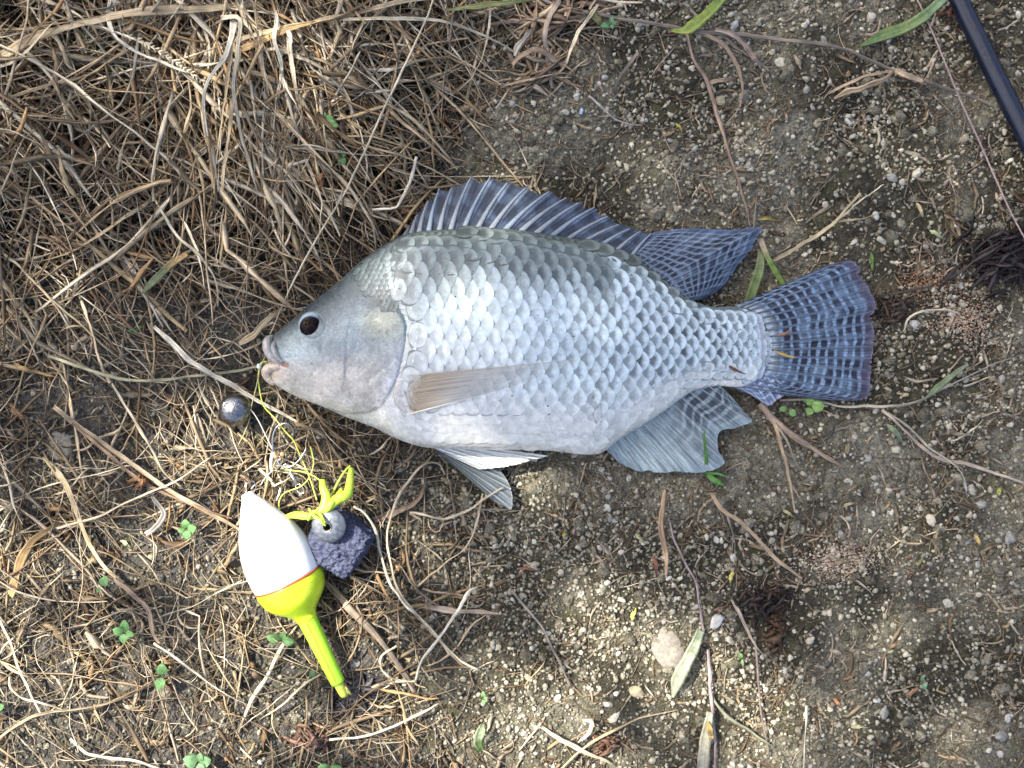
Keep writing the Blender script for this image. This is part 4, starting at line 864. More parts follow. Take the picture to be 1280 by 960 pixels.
def mat_scale(name, src):
    m = NM(name); u, v, uv = m.uv()
    if src == 'obj': oi = m.n('ShaderNodeObjectInfo'); base, al = oi.outputs['Color'], oi.outputs['Alpha']; rnd = oi.outputs['Random']
    else: at = m.n('ShaderNodeAttribute', attribute_name='col'); base, al = at.outputs['Color'], at.outputs['Alpha']; rnd = m.noise(120, m.pos(), 1)
    p = m.pos(); n = m.noise(420, p, 4, 0.6)
    # u runs from the root (0) to the free edge (1); pigment lies at the root of the exposed part
    av = m.math('ABSOLUTE', v)
    wob = m.math('MULTIPLY', m.math('SUBTRACT', n, 0.5), 0.22)
    spot = m.math('MULTIPLY', m.ramp(m.math('ADD', u, wob), (0.56, 0.80, 1.0, 0.0)), m.ramp(m.math('ADD', av, wob), (0.25, 0.8, 1.0, 0.3)))
    rad = m.math('SQRT', m.math('ADD', m.math('POWER', m.math('SUBTRACT', u, 0.5), 2.0), m.math('MULTIPLY', m.math('POWER', v, 2.0), 0.25)))
    rim = m.math('MULTIPLY', m.ramp(rad, (0.42, 0.47, 0.0, 1.0)), m.ramp(al, (0.0, 0.25, 0.12, 0.95)))
    d = m.math('MULTIPLY', spot, al, clamp=True)
    bright = m.ramp(n, (0.3, 0.7, 0.86, 1.12)); bright = m.math('MULTIPLY', bright, m.ramp(u, (0.5, 0.95, 0.93, 1.05))); bright = m.math('MULTIPLY', bright, m.math('ADD', 0.95, m.math('MULTIPLY', rnd, 0.10)))
    cc = m.n('ShaderNodeCombineColor')
    for i in range(3): m.l(bright, cc.inputs[i])
    c = m.mix(1.0, base, cc.outputs[0], 'MULTIPLY')
    c = m.mix(d, c, (0.060, 0.075, 0.080))
    c = m.mix(rim, c, m.mix(1.0, c, (0.30, 0.34, 0.36), 'MULTIPLY'))
    m.set(Base_Color=c, Roughness=m.ramp(n, (0.3, 0.7, 0.30, 0.42)), Metallic=0.25)
    m.p.inputs['Coat Weight'].default_value = 0.4; m.p.inputs['Coat Roughness'].default_value = 0.15
    rings = m.math('SINE', m.math('MULTIPLY', rad, 90.0))
    m.bump(m.math('ADD', m.math('MULTIPLY', rings, 0.03), n), 0.00012)
    return m.m
M_sc, M_sc2 = mat_scale('fish_scale', 'obj'), mat_scale('fish_scale_fine', 'attr')
def scaleshape(n=7, m=9):
    V = []; U = []
    for i in range(n):
        t = i / (n - 1)
        for j in range(m):
            a = -1 + 2 * j / (m - 1); hw = math.sqrt(max(0, 1 - (2 * t - 1) ** 4)) if t < 0.5 else max(0.0, 1 - (2 * t - 1) ** 2.0) ** 0.82
            V.append((t, a * hw * 0.5, 0.010 * math.sin(math.pi * t) * (1 - a * a) + 0.016 * (1 - a * a))); U.append((t, a * hw))
    return np.array(V), grid_quads(n, m)[:, ::-1], np.array(U)
SV, SQ, SU = scaleshape()
scale_me = mesh_np('scale', SV, SQ, uv=SU, mat=M_sc, link=False).data
cand = []
latf = lambda x: np.interp(x, [480, 560, 700, 850, 965], [398, 402, 414, 428, 433])
spf = lambda x: np.interp(x, [480, 560, 650, 750, 850, 965], [19.5, 20.5, 19.5, 16.5, 12.5, 11.0])
pcol = [486.0]
while pcol[-1] < 958: pcol.append(pcol[-1] + float(np.interp(pcol[-1], [486, 520, 620, 760, 880, 960], [14, 17.5, 18.3, 17.5, 14.5, 11])))
pcol = np.array(pcol)
for j in range(-9, 14):
    for i in range(len(pcol) - 1):
        x = pcol[i] if j % 2 == 0 else (pcol[i] + pcol[i + 1]) / 2
        pit = pcol[i + 1] - pcol[i]; sp = float(spf(x)); y = float(latf(x)) + j * sp / 1.0 * 0.5 * 2 * 0.94
        if j > 5: y = float(latf(x)) + (5 * sp + (j - 5) * sp * 0.74) * 0.94
        y += RNG.normal(0, 0.4); x += RNG.normal(0, 0.4)
        t0, b0 = float(topf(x)), float(botf(x))
        if y < t0 + 4 or y > b0 - 9: continue
        # gill cover and nape are free of these scales
        xo = np.interp(y, [281, 330, 360, 385, 410, 440, 470, 492, 512, 530], [502, 492, 496, 512, 520, 517, 510, 503, 494, 490])
        if x < xo: continue
        if x > 950 - abs(y - 433) * 0.25: continue
        near_gill = 0.80 + 0.20 * float(sstep(0, 16, np.array(x - xo)))
        cand.append((x, y, pit * near_gill, sp * (0.78 if j > 5 else 1.0) * near_gill, (y - t0) / (b0 - t0)))
def scale_frame(x, y, tilt):
    e = 1.5
    p = gp(x, y, float(bodyz(np.array([x]), np.array([y]))[0])); 
    P = lambda a, b: gp(a, b, float(bodyz(np.array([a]), np.array([b]))[0]))
    dx = P(x + e, y) - P(x - e, y); dy = P(x, y - e) - P(x, y + e)
    n = np.cross(dx, dy); n /= np.linalg.norm(n); dx /= np.linalg.norm(dx); s = np.cross(n, dx)
    # the free edge stands a little proud
    dx2 = dx * math.cos(tilt) + n * math.sin(tilt); n2 = np.cross(dx2, s)
    return p, dx2, s, n2
def scale_tint(x, y, v):
    silver = np.array((0.555, 0.65, 0.675)); dors = np.array((0.17, 0.21, 0.205)); belly = np.array((0.70, 0.70, 0.645))
    k = float(sstep(0.13, 0.34, np.array(v - 0.03 * math.sin(x * 0.06)))) if x < 760 else float(sstep(0.02, 0.12, np.array(v)))
    nape = float(sstep(560, 490, np.array(x))) * float(sstep(0.5, 0.2, np.array(v)))
    c = dors * (1 - k) + silver * k; c = c * (1 - 0.55 * nape) + np.array((0.24, 0.29, 0.31)) * 0.55 * nape
    b = float(sstep(0.62, 0.92, np.array(v))); c = c * (1 - b) + belly * b
    warm = float(sstep(700, 560, np.array(x))) * float(sstep(0.4, 0.55, np.array(v))) * 0.4; c = c * (1 - warm) + np.array((0.62, 0.61, 0.58)) * warm
    al = float(np.interp(x, [500, 600, 700, 800, 900, 950], [0.26, 0.30, 0.48, 0.82, 0.95, 0.4])) * (1 - b * 0.95)
    if v < 0.2 and x < 760: al = 1.0
    elif v < 0.30 and x < 640: al = max(al, 0.5)
    return c, al
cand.sort(key=lambda c: -c[2] * c[3])
rest = []
for k, (x, y, pit, sp, v) in enumerate(cand):
    c, al = scale_tint(x, y, v); c = c * RNG.uniform(0.92, 1.05); al = min(1, al * RNG.uniform(0.75, 1.2))
    ln, wd = pit * 1.75 * S, sp * (2.05 - 0.5 * (v < 0.09)) * RNG.uniform(.95, 1.05) * 0.94 * S
    p, dx, s, n = scale_frame(x, y, (0.056 if v < 0.6 else 0.056 - 0.040 * min(1, (v - 0.6) / 0.2)) + float(RNG.normal(0, 0.003)))
    org = p - dx * ln * 0.55 + n * 0.00032
    jr = RNG.normal(0, 0.04); dx_, s_ = dx * math.cos(jr) + s * math.sin(jr), s * math.cos(jr) - dx * math.sin(jr)
    Mx = np.stack([dx_ * ln, s_ * wd, n * ln * 0.9], 1)
    if k < 300:
        o = bpy.data.objects.new('scale', scale_me); COL.objects.link(o); o.parent = fish
        o.matrix_world = Matrix([[*Mx[0], org[0]], [*Mx[1], org[1]], [*Mx[2], org[2]], [0, 0, 0, 1]])
        o.color = (*c, al)
    else: rest.append((SV @ Mx.T + org, c, al))
# the finer scales of nape
# (a close row of small scales follows the back under the dorsal fin), tail root, breast
def fine(x, y, pit, sp, c, al, tilt=0.09):
    p, dx, s, n = scale_frame(x, y, tilt); ln, wd = pit * 1.7 * S, sp * 1.6 * S
    Mx = np.stack([dx * ln, s * wd, n * ln * 0.9], 1); rest.append((SV @ Mx.T + p - dx * ln * 0.55 + n * 0.00016, c, al))
for ix in range(20):
    for iy in range(16):
        x = 428 + ix * 6.2 + (3.1 if iy % 2 else 0); y = 290 + iy * 6.2
        if y < topf(x) + 4 or y > 385 - (x < 470) * 12: continue
        xo = np.interp(y, [281, 330, 360, 385, 410], [500, 487, 482, 492, 500])
        if x > xo + 6 or x < 428 + (y - 330) * 0.9 or RNG.random() < 0.12 * (x < 450): continue
        n_ = RNG.uniform(0.75, 1.2); fine(x, y, 7.5, 8.2, np.array((0.13, 0.165, 0.175)) * n_, 0.5)
for r in range(4):
    for k in range(15):
        y = 392 + k * 6.3 + (3.1 if r % 2 else 0); x = 930 + r * 7.0 + 10 * (1 - ((y - 435) / 48) ** 2)
        if x < 962 and topf(x) + 4 < y < botf(x) - 4: fine(x, y, 8, 8.5, np.array((0.54, 0.58, 0.62)) * RNG.uniform(.85, 1.1), 0.25)
for iy in range(4):
    for ix in range(44):
        x = 500 + ix * 8.2 + (4.1 if iy % 2 else 0); y = botf(x) - 9 - iy * 6.5
        if x > 900 or (x < 566 and y < 528): continue
        fine(x, y, 8.2, 9, np.array((0.69, 0.68, 0.62)) * RNG.uniform(.96, 1.03), 0.0, 0.012)
for col_, dx_c in ((0, -3.5), (1, 3.5), (2, -9.5)):
    for k in range(34):
        y = 300 + k * 7.2 + 3.6 * col_
        xo = float(np.interp(y, [281, 330, 360, 385, 410, 440, 470, 492, 512, 530], [502, 492, 496, 512, 520, 517, 510, 503, 494, 490]))
        if col_ == 2 and y > 372: continue
        x = xo + dx_c; v = (y - float(topf(x))) / float(botf(x) - topf(x)); c_, a_ = scale_tint(x, y, v)
        if v < 0.06 or y > 532: continue
        fine(x, y, 9.5, 9.5, c_ * RNG.uniform(.92, 1.05), 0.3 * (v < .7), 0.10)
for row in range(2):
    for k in range(46):
        x = 508 + k * 9.2 + 4.6 * row
        if x < 925: fine(x, float(topf(x)) + 5.0 + row * 6.0, 10.5, 9.5, np.array((0.13, 0.165, 0.155)) * RNG.uniform(.85, 1.15), 0.9, 0.05)
nv = len(SV); V = np.concatenate([r[0] for r in rest]); C = np.concatenate([np.tile((*r[1], r[2]), (nv, 1)) for r in rest])
Q = (SQ[None] + (np.arange(len(rest)) * nv)[:, None, None]).reshape(-1, 4)
tag(mesh_np('fine_scales', V, Q, col=C, uv=np.tile(SU, (len(rest), 1)), mat=M_sc2, parent=fish), kind='stuff')

# eye: socket ring, ball with iris and pupil
def mat_plain(name, col, rough=0.4, metal=0.0, coat=0.0, nscale=800, lo=0.85, hi=1.12, bump=0.0001, spec=0.5, trans=0.0, sss=0.0, dirt=0.0):
    m = NM(name); n = m.noise(nscale, m.pos(), 4, 0.65); f = m.ramp(n, (0.3, 0.7, lo, hi)); cc = m.n('ShaderNodeCombineColor')
    for i in range(3): m.l(f, cc.inputs[i])
    bc = m.mix(1.0, col, cc.outputs[0], 'MULTIPLY')
    if dirt:
        d1 = m.math('MULTIPLY', m.ramp(m.noise(1400, m.pos(), 3, 0.7), (0.60, 0.68, 0.0, 1.0)), m.ramp(m.noise(160, m.pos(), 3, 0.6), (0.48, 0.66, 0.0, 1.0)))
        bc = m.mix(m.math('MULTIPLY', d1, dirt, clamp=True), bc, (0.16, 0.12, 0.07))
        bc = m.mix(m.ramp(m.noise(1.0, m.mapv(m.pos(), (300, 1900, 300)), 2), (0.66, 0.70, 0.0, 0.22)), bc, (0.35, 0.32, 0.25))
    m.set(Base_Color=bc, Roughness=m.ramp(n, (0.35, 0.7, rough, rough + 0.16)) if dirt else rough, Metallic=metal)
    m.p.inputs['Coat Weight'].default_value = coat; m.p.inputs['Coat Roughness'].default_value = 0.04; m.p.inputs['Specular IOR Level'].default_value = spec
    m.p.inputs['Transmission Weight'].default_value = trans
    if sss: m.p.inputs['Subsurface Weight'].default_value = sss; m.p.inputs['Subsurface Scale'].default_value = 0.002
    if bump: m.bump(n, bump)
    return m.m
M_eyem = mat_attr('eye_surface', 0.05, 0.9, 1.1, 1500, 0, 0.12, 0.0); M_eyem.node_tree.nodes['Principled BSDF'].inputs['Coat Roughness'].default_value = 0.03
ezc = float(bodyz(np.array([EYE[0] * 1.0]), np.array([EYE[1]]))[0]); ec = gp(EYE[0], EYE[1], ezc - 0.0012)
n, m = 60, 96; R = 15.2 * S; V = []; C = []
look = Vector((0.0, -0.42, 1)).normalized()
for i in range(n):
    th = math.pi * 0.62 * i / (n - 1)
    for j in range(m):
        a = 2 * math.pi * j / m; d = Vector((math.sin(th) * math.cos(a), math.sin(th) * math.sin(a), math.cos(th)))
        V.append((ec[0] + d.x * R, ec[1] + d.y * R * 1.02, ec[2] + d.z * R * 0.72)); g = math.degrees(d.angle(look))
        if g < 21: c = (0.004, 0.003, 0.004)
        elif g < 23.0: c = (0.07, 0.025, 0.014)
        elif g < 58: c = np.array((0.004, 0.002, 0.002)) * (0.7 + 0.6 * vn(np.array(a * 14), np.array(g * .5), 4))
        elif g < 63: c = (0.02, 0.02, 0.035)
        else: t = min(1, (g - 63) / 12); c = np.array((0.12, 0.17, 0.24)) * (1 - t) + np.array((0.34, 0.42, 0.47)) * t
        C.append(c)
eye = mesh_np('eye', V, grid_quads(n, m, wrap=True), col=np.array(C), mat=M_eyem, parent=fish)
# eyelid ring
K = 49; aa = np.linspace(0, 2 * math.pi, K); rx = EYE[0] + 16 * np.cos(aa); ry = EYE[1] + 16 * np.sin(aa)
P = gpa(rx, ry, bodyz(rx, ry) - 0.0001)[None]
V, Q, C, U = strands(P, np.full((1, K), 2.8 * S), np.array([0.6]), np.zeros((1, K)), np.array([(0.13, 0.18, 0.21)]), SEC8)
mesh_np('eye_rim', V, Q, col=C, mat=M_skin, parent=fish)
# lips
def lip(name, pts, w, col):
    R = resample(pts, 26); P = gpa(R[:, 0], R[:, 1], R[:, 2] * 0.001)[None]; t = np.linspace(0, 1, 26)
    W = np.interp(t, np.linspace(0, 1, len(w)), w)[None] * S; CC = np.tile(np.array(col), (26, 1)) * (0.85 + 0.3 * fbm(t * 6, t * 0, 5, 2))[:, None]
    V, Q, C, U = strands(P, W, np.array([1.0]), np.zeros((1, 26)), CC[None], np.array([(math.cos(a), math.sin(a)) for a in np.linspace(0, 2 * math.pi, 17)[:-1]]))
    n0 = len(V); V = np.concatenate([V, P[0, :1], P[0, -1:]]); C = np.concatenate([C, CC[[0, -1]]])
    T = [[n0, (i + 1) % 16, i] for i in range(16)] + [[n0 + 1, 25 * 16 + i, 25 * 16 + (i + 1) % 16] for i in range(16)]
    mesh_np(name, V, Q, T, C, mat=M_skin, parent=fish)
lip('upper_lip', [(341,420,14),(335,425,16),(334,434,17.5),(338,444,18),(345,451,18),(353,456,18)], [5, 11, 12, 10, 8, 4], (0.34, 0.325, 0.31))
lip('lower_lip', [(356,461,17.5),(348,459,18),(339,459,16.5),(333.5,463,15),(335,470,13),(344,480,12)], [3, 9, 12, 13, 12, 7], (0.50, 0.42, 0.34))
lip('upper_jaw', [(345,424,15),(342,434,18),(346,445,19),(354,453,19.5)], [5, 8, 8, 3], (0.22, 0.23, 0.24))

# fins ---------------------------------------------------------------
def mat_fin(name, ray, cell, band_n, dark, edge, k_ray=0.35, darkness=1.0, sweep=0.0, rearonly=None, alpha=None, rough=0.42, metal=0.0, ray_gap=0.4, root=None):
    m = NM(name); u, v, uv = m.uv()                # u counts rays, v from the root (0) to the edge (1)
    p = m.pos(); n = m.noise(150, p, 3, 0.5); n2 = m.noise(1800, p, 3, 0.6)
    fr = m.math('FRACT', u); dr = m.math('ABSOLUTE', m.math('SUBTRACT', fr, 0.5))      # 0 mid membrane .. 0.5 on the ray
    st = m.noise(1.0, m.mapv(uv, (5.0, 1.6, 1)), 3, 0.65)
    rayf = m.ramp(dr, (0.5 - k_ray * 0.5, 0.5 - k_ray * 0.12, 0.0, 1.0))
    vv = m.math('ADD', m.math('MULTIPLY', v, float(band_n)), m.math('ADD', m.math('MULTIPLY', m.math('SUBTRACT', n, 0.5), 1.0), m.math('MULTIPLY', u, sweep)))
    band = m.math('ADD', m.math('MULTIPLY', m.math('SINE', m.math('MULTIPLY', vv, 6.2832)), 0.5), 0.5)
    bandf = m.ramp(band, (0.02, 0.50, 0.12, 1.0))
    dk = m.math('MULTIPLY', m.math('MULTIPLY', bandf, m.math('SUBTRACT', 1.0, m.math('MULTIPLY', rayf, ray_gap))), darkness)
    if rearonly:
        dk = m.math('MULTIPLY', dk, m.ramp(u, (*rearonly, 0.0, 1.0)))
        dk = m.math('MULTIPLY', dk, m.ramp(v, (0.55, 0.98, 1.0, 0.25)))
    dk = m.math('MULTIPLY', dk, m.ramp(m.noise(130, p, 3), (0.3, 0.58, 0.42, 1.0)))
    c = m.mix(rayf, cell, ray); c = m.mix(dk, c, dark)
    c = m.mix(m.ramp(m.math('ADD', v, m.math('MULTIPLY', n, 0.12)), (0.90, 1.04, 0.0, 0.8)), c, edge)
    if root: c = m.mix(m.ramp(v, (0.0, 0.16, 0.85, 0.0)), c, root)
    f = m.math('MULTIPLY', m.ramp(n2, (0.3, 0.7, 0.85, 1.15)), m.ramp(st, (0.3, 0.7, 0.5, 1.4))); cc = m.n('ShaderNodeCombineColor')
    for i in range(3): m.l(f, cc.inputs[i])
    c = m.mix(1.0, c, cc.outputs[0], 'MULTIPLY')
    m.set(Base_Color=c, Roughness=rough, Metallic=metal); m.p.inputs['Coat Weight'].default_value = 0.08; m.p.inputs['Coat Roughness'].default_value = 0.2; m.p.inputs['Specular IOR Level'].default_value = 0.35
    m.bump(m.math('ADD', m.math('MULTIPLY', st, 1.5), m.math('MULTIPLY', rayf, 0.8)), 0.00022)
    if alpha is not None: m.put(m.p.inputs['Alpha'], m.math('MULTIPLY', m.ramp(v, (0.25, 1.0, alpha[0], alpha[1])), m.ramp(v, (0.0, 0.10, 0.15, 1.0))) if isinstance(alpha, tuple) else alpha)
    return m.m
def fin(name, base, outer, mat, nray, zb, zo, amp=0.00035, nu_per=8, nv=34, notch=0.0, bow=0.0, fray=0.006, thick=0.0004, zf=None, par=None, even=False):
    """sheet spanned from the base curve to the outer curve, pleated along nray rays, with a real thickness"""
    nu = nray * nu_per + 1; Bc = resample(base, nu)[:, :2]; Oc = resample(outer, nu)[:, :2]
    s = np.linspace(0, 1, nu)[:, None]; r = np.linspace(0, 1, nv)[None]
    fr = (s * nray) % 1.0; notch = notch * (1 - 0.85 * s ** 3); tri = np.abs(fr - 0.5) * 2
    pn = RNG.uniform(0.3, 1.7, nray + 1)[np.minimum((s * nray).astype(int), nray)]
    reach = 1 - notch * pn * (1 - np.abs(((fr - 0.62) / 0.62).clip(-1, 1))) ** 0.9 - fray * RNG.random((nu, 1)) - fray * 2 * (RNG.random((nu, 1)) < 0.06)
    rr = r * reach
    X = Bc[:, 0:1] * (1 - rr) + Oc[:, 0:1] * rr; Y = Bc[:, 1:2] * (1 - rr) + Oc[:, 1:2] * rr
    nx_, ny_ = -(Oc[:, 1:2] - Bc[:, 1:2]), (Oc[:, 0:1] - Bc[:, 0:1])
    X = X + bow * nx_ * np.sin(np.pi * rr); Y = Y + bow * ny_ * np.sin(np.pi * rr)
    Z = zb * (1 - rr) + zo * rr + amp * (tri ** 1.5) * np.sin(np.pi * np.clip(rr * 0.9 + 0.08, 0, 1)) + 0.0006 * (fbm(X / 30, Y / 30, 44, 2) - 0.5) * rr
    if zf is not None: Z = zf(X, Y, rr, s) + amp * tri ** 1.5
    P = gpa(X, Y, Z); Pb = P - np.array([0, 0, thick])
    N = nu * nv; q = grid_quads(nu, nv); rim = []
    i = np.arange(nv - 1); rim.append(np.stack([i, i + 1, i + 1 + N, i + N], -1)); k0 = (nu - 1) * nv; rim.append(np.stack([k0 + i + 1, k0 + i, k0 + i + N, k0 + i + 1 + N], -1))
    i = np.arange(nu - 1) * nv; rim.append(np.stack([i + nv, i, i + N, i + nv + N], -1)); i = i + nv - 1; rim.append(np.stack([i, i + nv, i + nv + N, i + N], -1))
    uv = np.stack([np.repeat(s * nray, nv, 1) + 0.5 * 0, rr + 0 * s], -1).reshape(-1, 2)
    o = mesh_np(name, np.concatenate([P.reshape(-1, 3), Pb.reshape(-1, 3)]), np.concatenate([q, q[:, ::-1] + N] + rim), uv=np.concatenate([uv, uv]), mat=mat, parent=par or fish)
    return o, (Bc, Oc)
def finray(parent, p0, p1, z0, z1, w0, w1, col, bow=0.0, mat=None, lift=0.0003, branch=0, name='fin_ray', zf=None, reach=0.97):
    t = np.linspace(0, reach, 12); X = p0[0] * (1 - t) + p1[0] * t; Y = p0[1] * (1 - t) + p1[1] * t
    nx_, ny_ = -(p1[1] - p0[1]), (p1[0] - p0[0]); X += bow * nx_ * np.sin(np.pi * t); Y += bow * ny_ * np.sin(np.pi * t)
    Z = z0 * (1 - t) + z1 * t + lift
    if zf is not None: Z = zf(X, Y, t, 0) + lift
    P = gpa(X, Y, Z)[None]; W = (w0 * (1 - t / reach) + w1 * t / reach)[None] * S
    V, Q, C, U = strands(P, W, np.array([0.55]), np.zeros((1, 12)), np.array([col]), SEC6)
    return mesh_np(name, V, Q, col=C, uv=U, mat=mat or M_ray, parent=parent)
M_ray = mat_attr('fin_ray', 0.3, 0.8, 1.15, 1200, 0.0001, 0.5, 0.4, 0.1)
M_dors = mat_fin('dorsal_membrane', (0.15, 0.19, 0.26), (0.05, 0.072, 0.115), 2.2, (0.014, 0.018, 0.03), (0.02, 0.022, 0.028), 0.5, 0.85, 0.3)
M_soft = mat_fin('soft_dorsal_membrane', (0.18, 0.235, 0.31), (0.12, 0.17, 0.25), 10, (0.006, 0.009, 0.022), (0.06, 0.09, 0.17), 0.5, 1.0, 0.0)
M_caud = mat_fin('tail_membrane', (0.11, 0.165, 0.25), (0.155, 0.24, 0.35), 12, (0.007, 0.008, 0.022), (0.06, 0.045, 0.075), 0.5, 1.0, 0.0, root=(0.46, 0.54, 0.56))
M_anal = mat_fin('anal_membrane', (0.34, 0.39, 0.41), (0.24, 0.30, 0.32), 5.5, (0.025, 0.033, 0.045), (0.20, 0.27, 0.30), 0.4, 0.95, 0.30, rearonly=(3.5, 10.0))
M_pect = mat_fin('pectoral_membrane', (0.5, 0.45, 0.38), (0.5, 0.45, 0.38), 1.0, (0.42, 0.33, 0.22), (0.5, 0.5, 0.5), 0.6, 0.0, 0.0, alpha=(0.5, 0.2))
def pect_nodes():
    m = NM('pectoral_film'); u, v, uv = m.uv(); st = m.noise(1.0, m.mapv(uv, (2.6, 1.2, 1)), 4, 0.65)
    c = m.mix(m.ramp(v, (0.12, 0.55, 0.0, 1.0)), (0.43, 0.35, 0.25), (0.57, 0.56, 0.52)); f = m.ramp(st, (0.3, 0.7, 0.7, 1.25)); cc = m.n('ShaderNodeCombineColor')
    for i in range(3): m.l(f, cc.inputs[i])
    m.set(Base_Color=m.mix(1.0, c, cc.outputs[0], 'MULTIPLY'), Roughness=0.3); m.p.inputs['Specular IOR Level'].default_value = 0.4
    a = m.math('MULTIPLY', m.ramp(v, (0.1, 0.8, 0.64, 0.24)), m.ramp(v, (0.0, 0.16, 0.0, 1.0)))
    m.put(m.p.inputs['Alpha'], m.math('MULTIPLY', a, m.ramp(st, (0.3, 0.7, 0.7, 1.2)), clamp=True)); m.bump(st, 0.0003); return m.m
M_pect = pect_nodes()
M_pelv = mat_fin('pelvic_membrane', (0.80, 0.80, 0.76), (0.60, 0.62, 0.60), 1.0, (0.5, 0.52, 0.52), (0.8, 0.8, 0.76), 0.5, 0.3, 0.0)
M_pelv2 = mat_fin('lower_pelvic_membrane', (0.30, 0.33, 0.34), (0.13, 0.155, 0.165), 1.0, (0.12, 0.14, 0.15), (0.2, 0.22, 0.23), 0.5, 0.3, 0.0)

SPB = [506, 514, 524, 536, 549, 563, 579, 596, 613, 631, 650, 669, 689, 709, 729, 750, 770, 788]
SPT = [(512,283),(522,267),(535,250),(549,236),(566,231),(590,219),(614,220),(637,225),(660,232),(688,238),(708,247),(728,251),(745,258),(761,270),(778,279),(791,284),(802,288),(815,291)]
base = [(x, float(topf(x)) + 3) for x in SPB]
def even_curve(pts, n):     # keeps spine k at parameter k/(len-1)
    P = np.array(pts, float); k = len(P); out = []
    Q = np.vstack([2 * P[0] - P[1], P, 2 * P[-1] - P[-2]])
    for t in np.linspace(0, k - 1, n):
        i = min(int(t), k - 2); u = t - i; a, b, c, e = Q[i], Q[i + 1], Q[i + 2], Q[i + 3]
        out.append(0.5 * (2 * b + (c - a) * u + (2 * a - 5 * b + 4 * c - e) * u * u + (3 * b - a - 3 * c + e) * u ** 3))
    return np.array(out)
_rs = resample
nsp = len(SPB) - 1
nu_ = nsp * 10 + 1; Bd = even_curve(base, nu_); Od = even_curve(SPT, nu_)
resample = lambda P, n: P if len(P) == n else _rs(P, n)
def zdors(X, Y, rr, s):    # leaves the back at mid thickness and sinks to the soil
    zb = ZM(np.clip(X, 505, 900)) - 0.001
    return zb * (1 - rr) + 0.0060 * rr
dors, _ = fin('dorsal_fin', Bd, Od, M_dors, nsp, 0.016, 0.006, amp=0.0006, nu_per=10, notch=0.13, fray=0.012, zf=zdors)
for k in range(nsp + 1):
    finray(dors, base[k], SPT[k], 0, 0, 7.5 if k < 13 else 5.5, 1.8, (0.23, 0.255, 0.29) if k % 3 else (0.22, 0.27, 0.33), zf=zdors, lift=0.0007, name='spine', reach=float(RNG.uniform(.9, 1.0)), bow=-0.03)
sb = [(783, float(topf(783)) + 3), (800, float(topf(800)) + 3), (818, float(topf(818)) + 3), (840, float(topf(840)) + 3), (862, 376)]
so_ = [(812,291),(838,287),(866,285),(895,286),(925,286),(942,283),(954,284),(946,298),(940,312),(926,327),(912,347),(897,364),(880,374)]
soft, (Bc, Oc) = fin('soft_dorsal_fin', sb, so_, M_soft, 15, 0.012, 0.005, amp=0.0004, nu_per=8, fray=0.02, nv=60)
for k in range(1, 15):
    i = k * 8; finray(soft, Bc[i], Oc[i], 0.012, 0.005, 1.8, 0.7, (0.11, 0.145, 0.21), lift=0.0002)
cb = [(912,385),(935,388),(947,396),(954,410),(958,424),(959,440),(957,455),(950,470),(940,481),(925,487)]
co = [(1062,325),(1074,331),(1077,344),(1086,358),(1095,378),(1093,395),(1094,420),(1091,445),(1089,470),(1086,492),(1074,501),(1040,500),(1000,495)]
co = [(1035,331),(1062,325),(1075,332),(1077,345),(1087,360),(1096,380),(1092,396),(1094,420),(1091,445),(1089,470),(1085,497),(1062,501),(1030,500)]
def fin_caudal():
    o, (Bc, Oc) = fin('tail_fin', cb, co, M_caud, 18, 0.0062, 0.0050, amp=0.00045, nu_per=8, fray=0.014, nv=70, bow=0.0)
    for k in range(1, 18):
        i = k * 8; finray(o, Bc[i], Oc[i], 0.0062, 0.0050, 2.0, 0.7, (0.09, 0.12, 0.18), lift=0.0004)
    return o
fin_caudal()
M_cl = mat_fin('tail_lobe', (0.42, 0.50, 0.62), (0.28, 0.36, 0.50), 4, (0.06, 0.08, 0.16), (0.2, 0.2, 0.28), 0.5, 0.8, 0.0)
fin('tail_fin_root', [(915,483),(925,483),(938,480),(950,470),(958,455)], [(940,494),(950,501),(962,507),(970,501),(985,492)], M_cl, 6, 0.0066, 0.0054, amp=0.0003, fray=0.01, nv=20)
ab = [(756,563),(778,547),(806,530),(837,509),(866,489),(897,484)]; ab = [(x, y - 4) for x, y in ab]
ao = [(776,580),(800,590),(812,588),(822,592),(846,590),(864,592),(888,589),(905,582),(904,572),(898,562),(900,540),(920,535),(940,527),(932,517),(917,499)]
anal, (Bc, Oc) = fin('anal_fin', ab, ao, M_anal, 13, 0.010, 0.0055, amp=0.0007, nu_per=8, fray=0.008, nv=44, notch=0.015)
for k in range(0, 14):
    i = min(k * 8, len(Bc) - 1); finray(anal, Bc[i], Oc[i], 0.010, 0.0055, 1.8, 0.7, (0.28, 0.33, 0.34), lift=0.0004)
zbody = lambda X, Y, rr, s: bodyz(np.clip(X, 340, 955), np.clip(Y, topf(X) + 1, botf(X) - 1)) + 0.0007 + 0.0011 * np.sin(np.pi * np.clip(rr + .15, 0, 1))
pect, (Bc, Oc) = fin('pectoral_fin', [(508,470),(503,482),(501,494),(503,507),(510,518)], [(733,448),(722,452),(700,461),(662,476),(612,491)], M_pect, 17, 0, 0, amp=0.00005, nu_per=8, fray=0.03, nv=50, zf=zbody, bow=0.0)
for k in (0, 17):
    i = min(k * 8, len(Bc) - 1); finray(pect, Bc[i], Oc[i], 0, 0, 1.0 if k < 17 else 2.0, 0.4, (0.45, 0.40, 0.33) if k < 17 else (0.62, 0.57, 0.48), zf=zbody, lift=0.0002, reach=0.9)
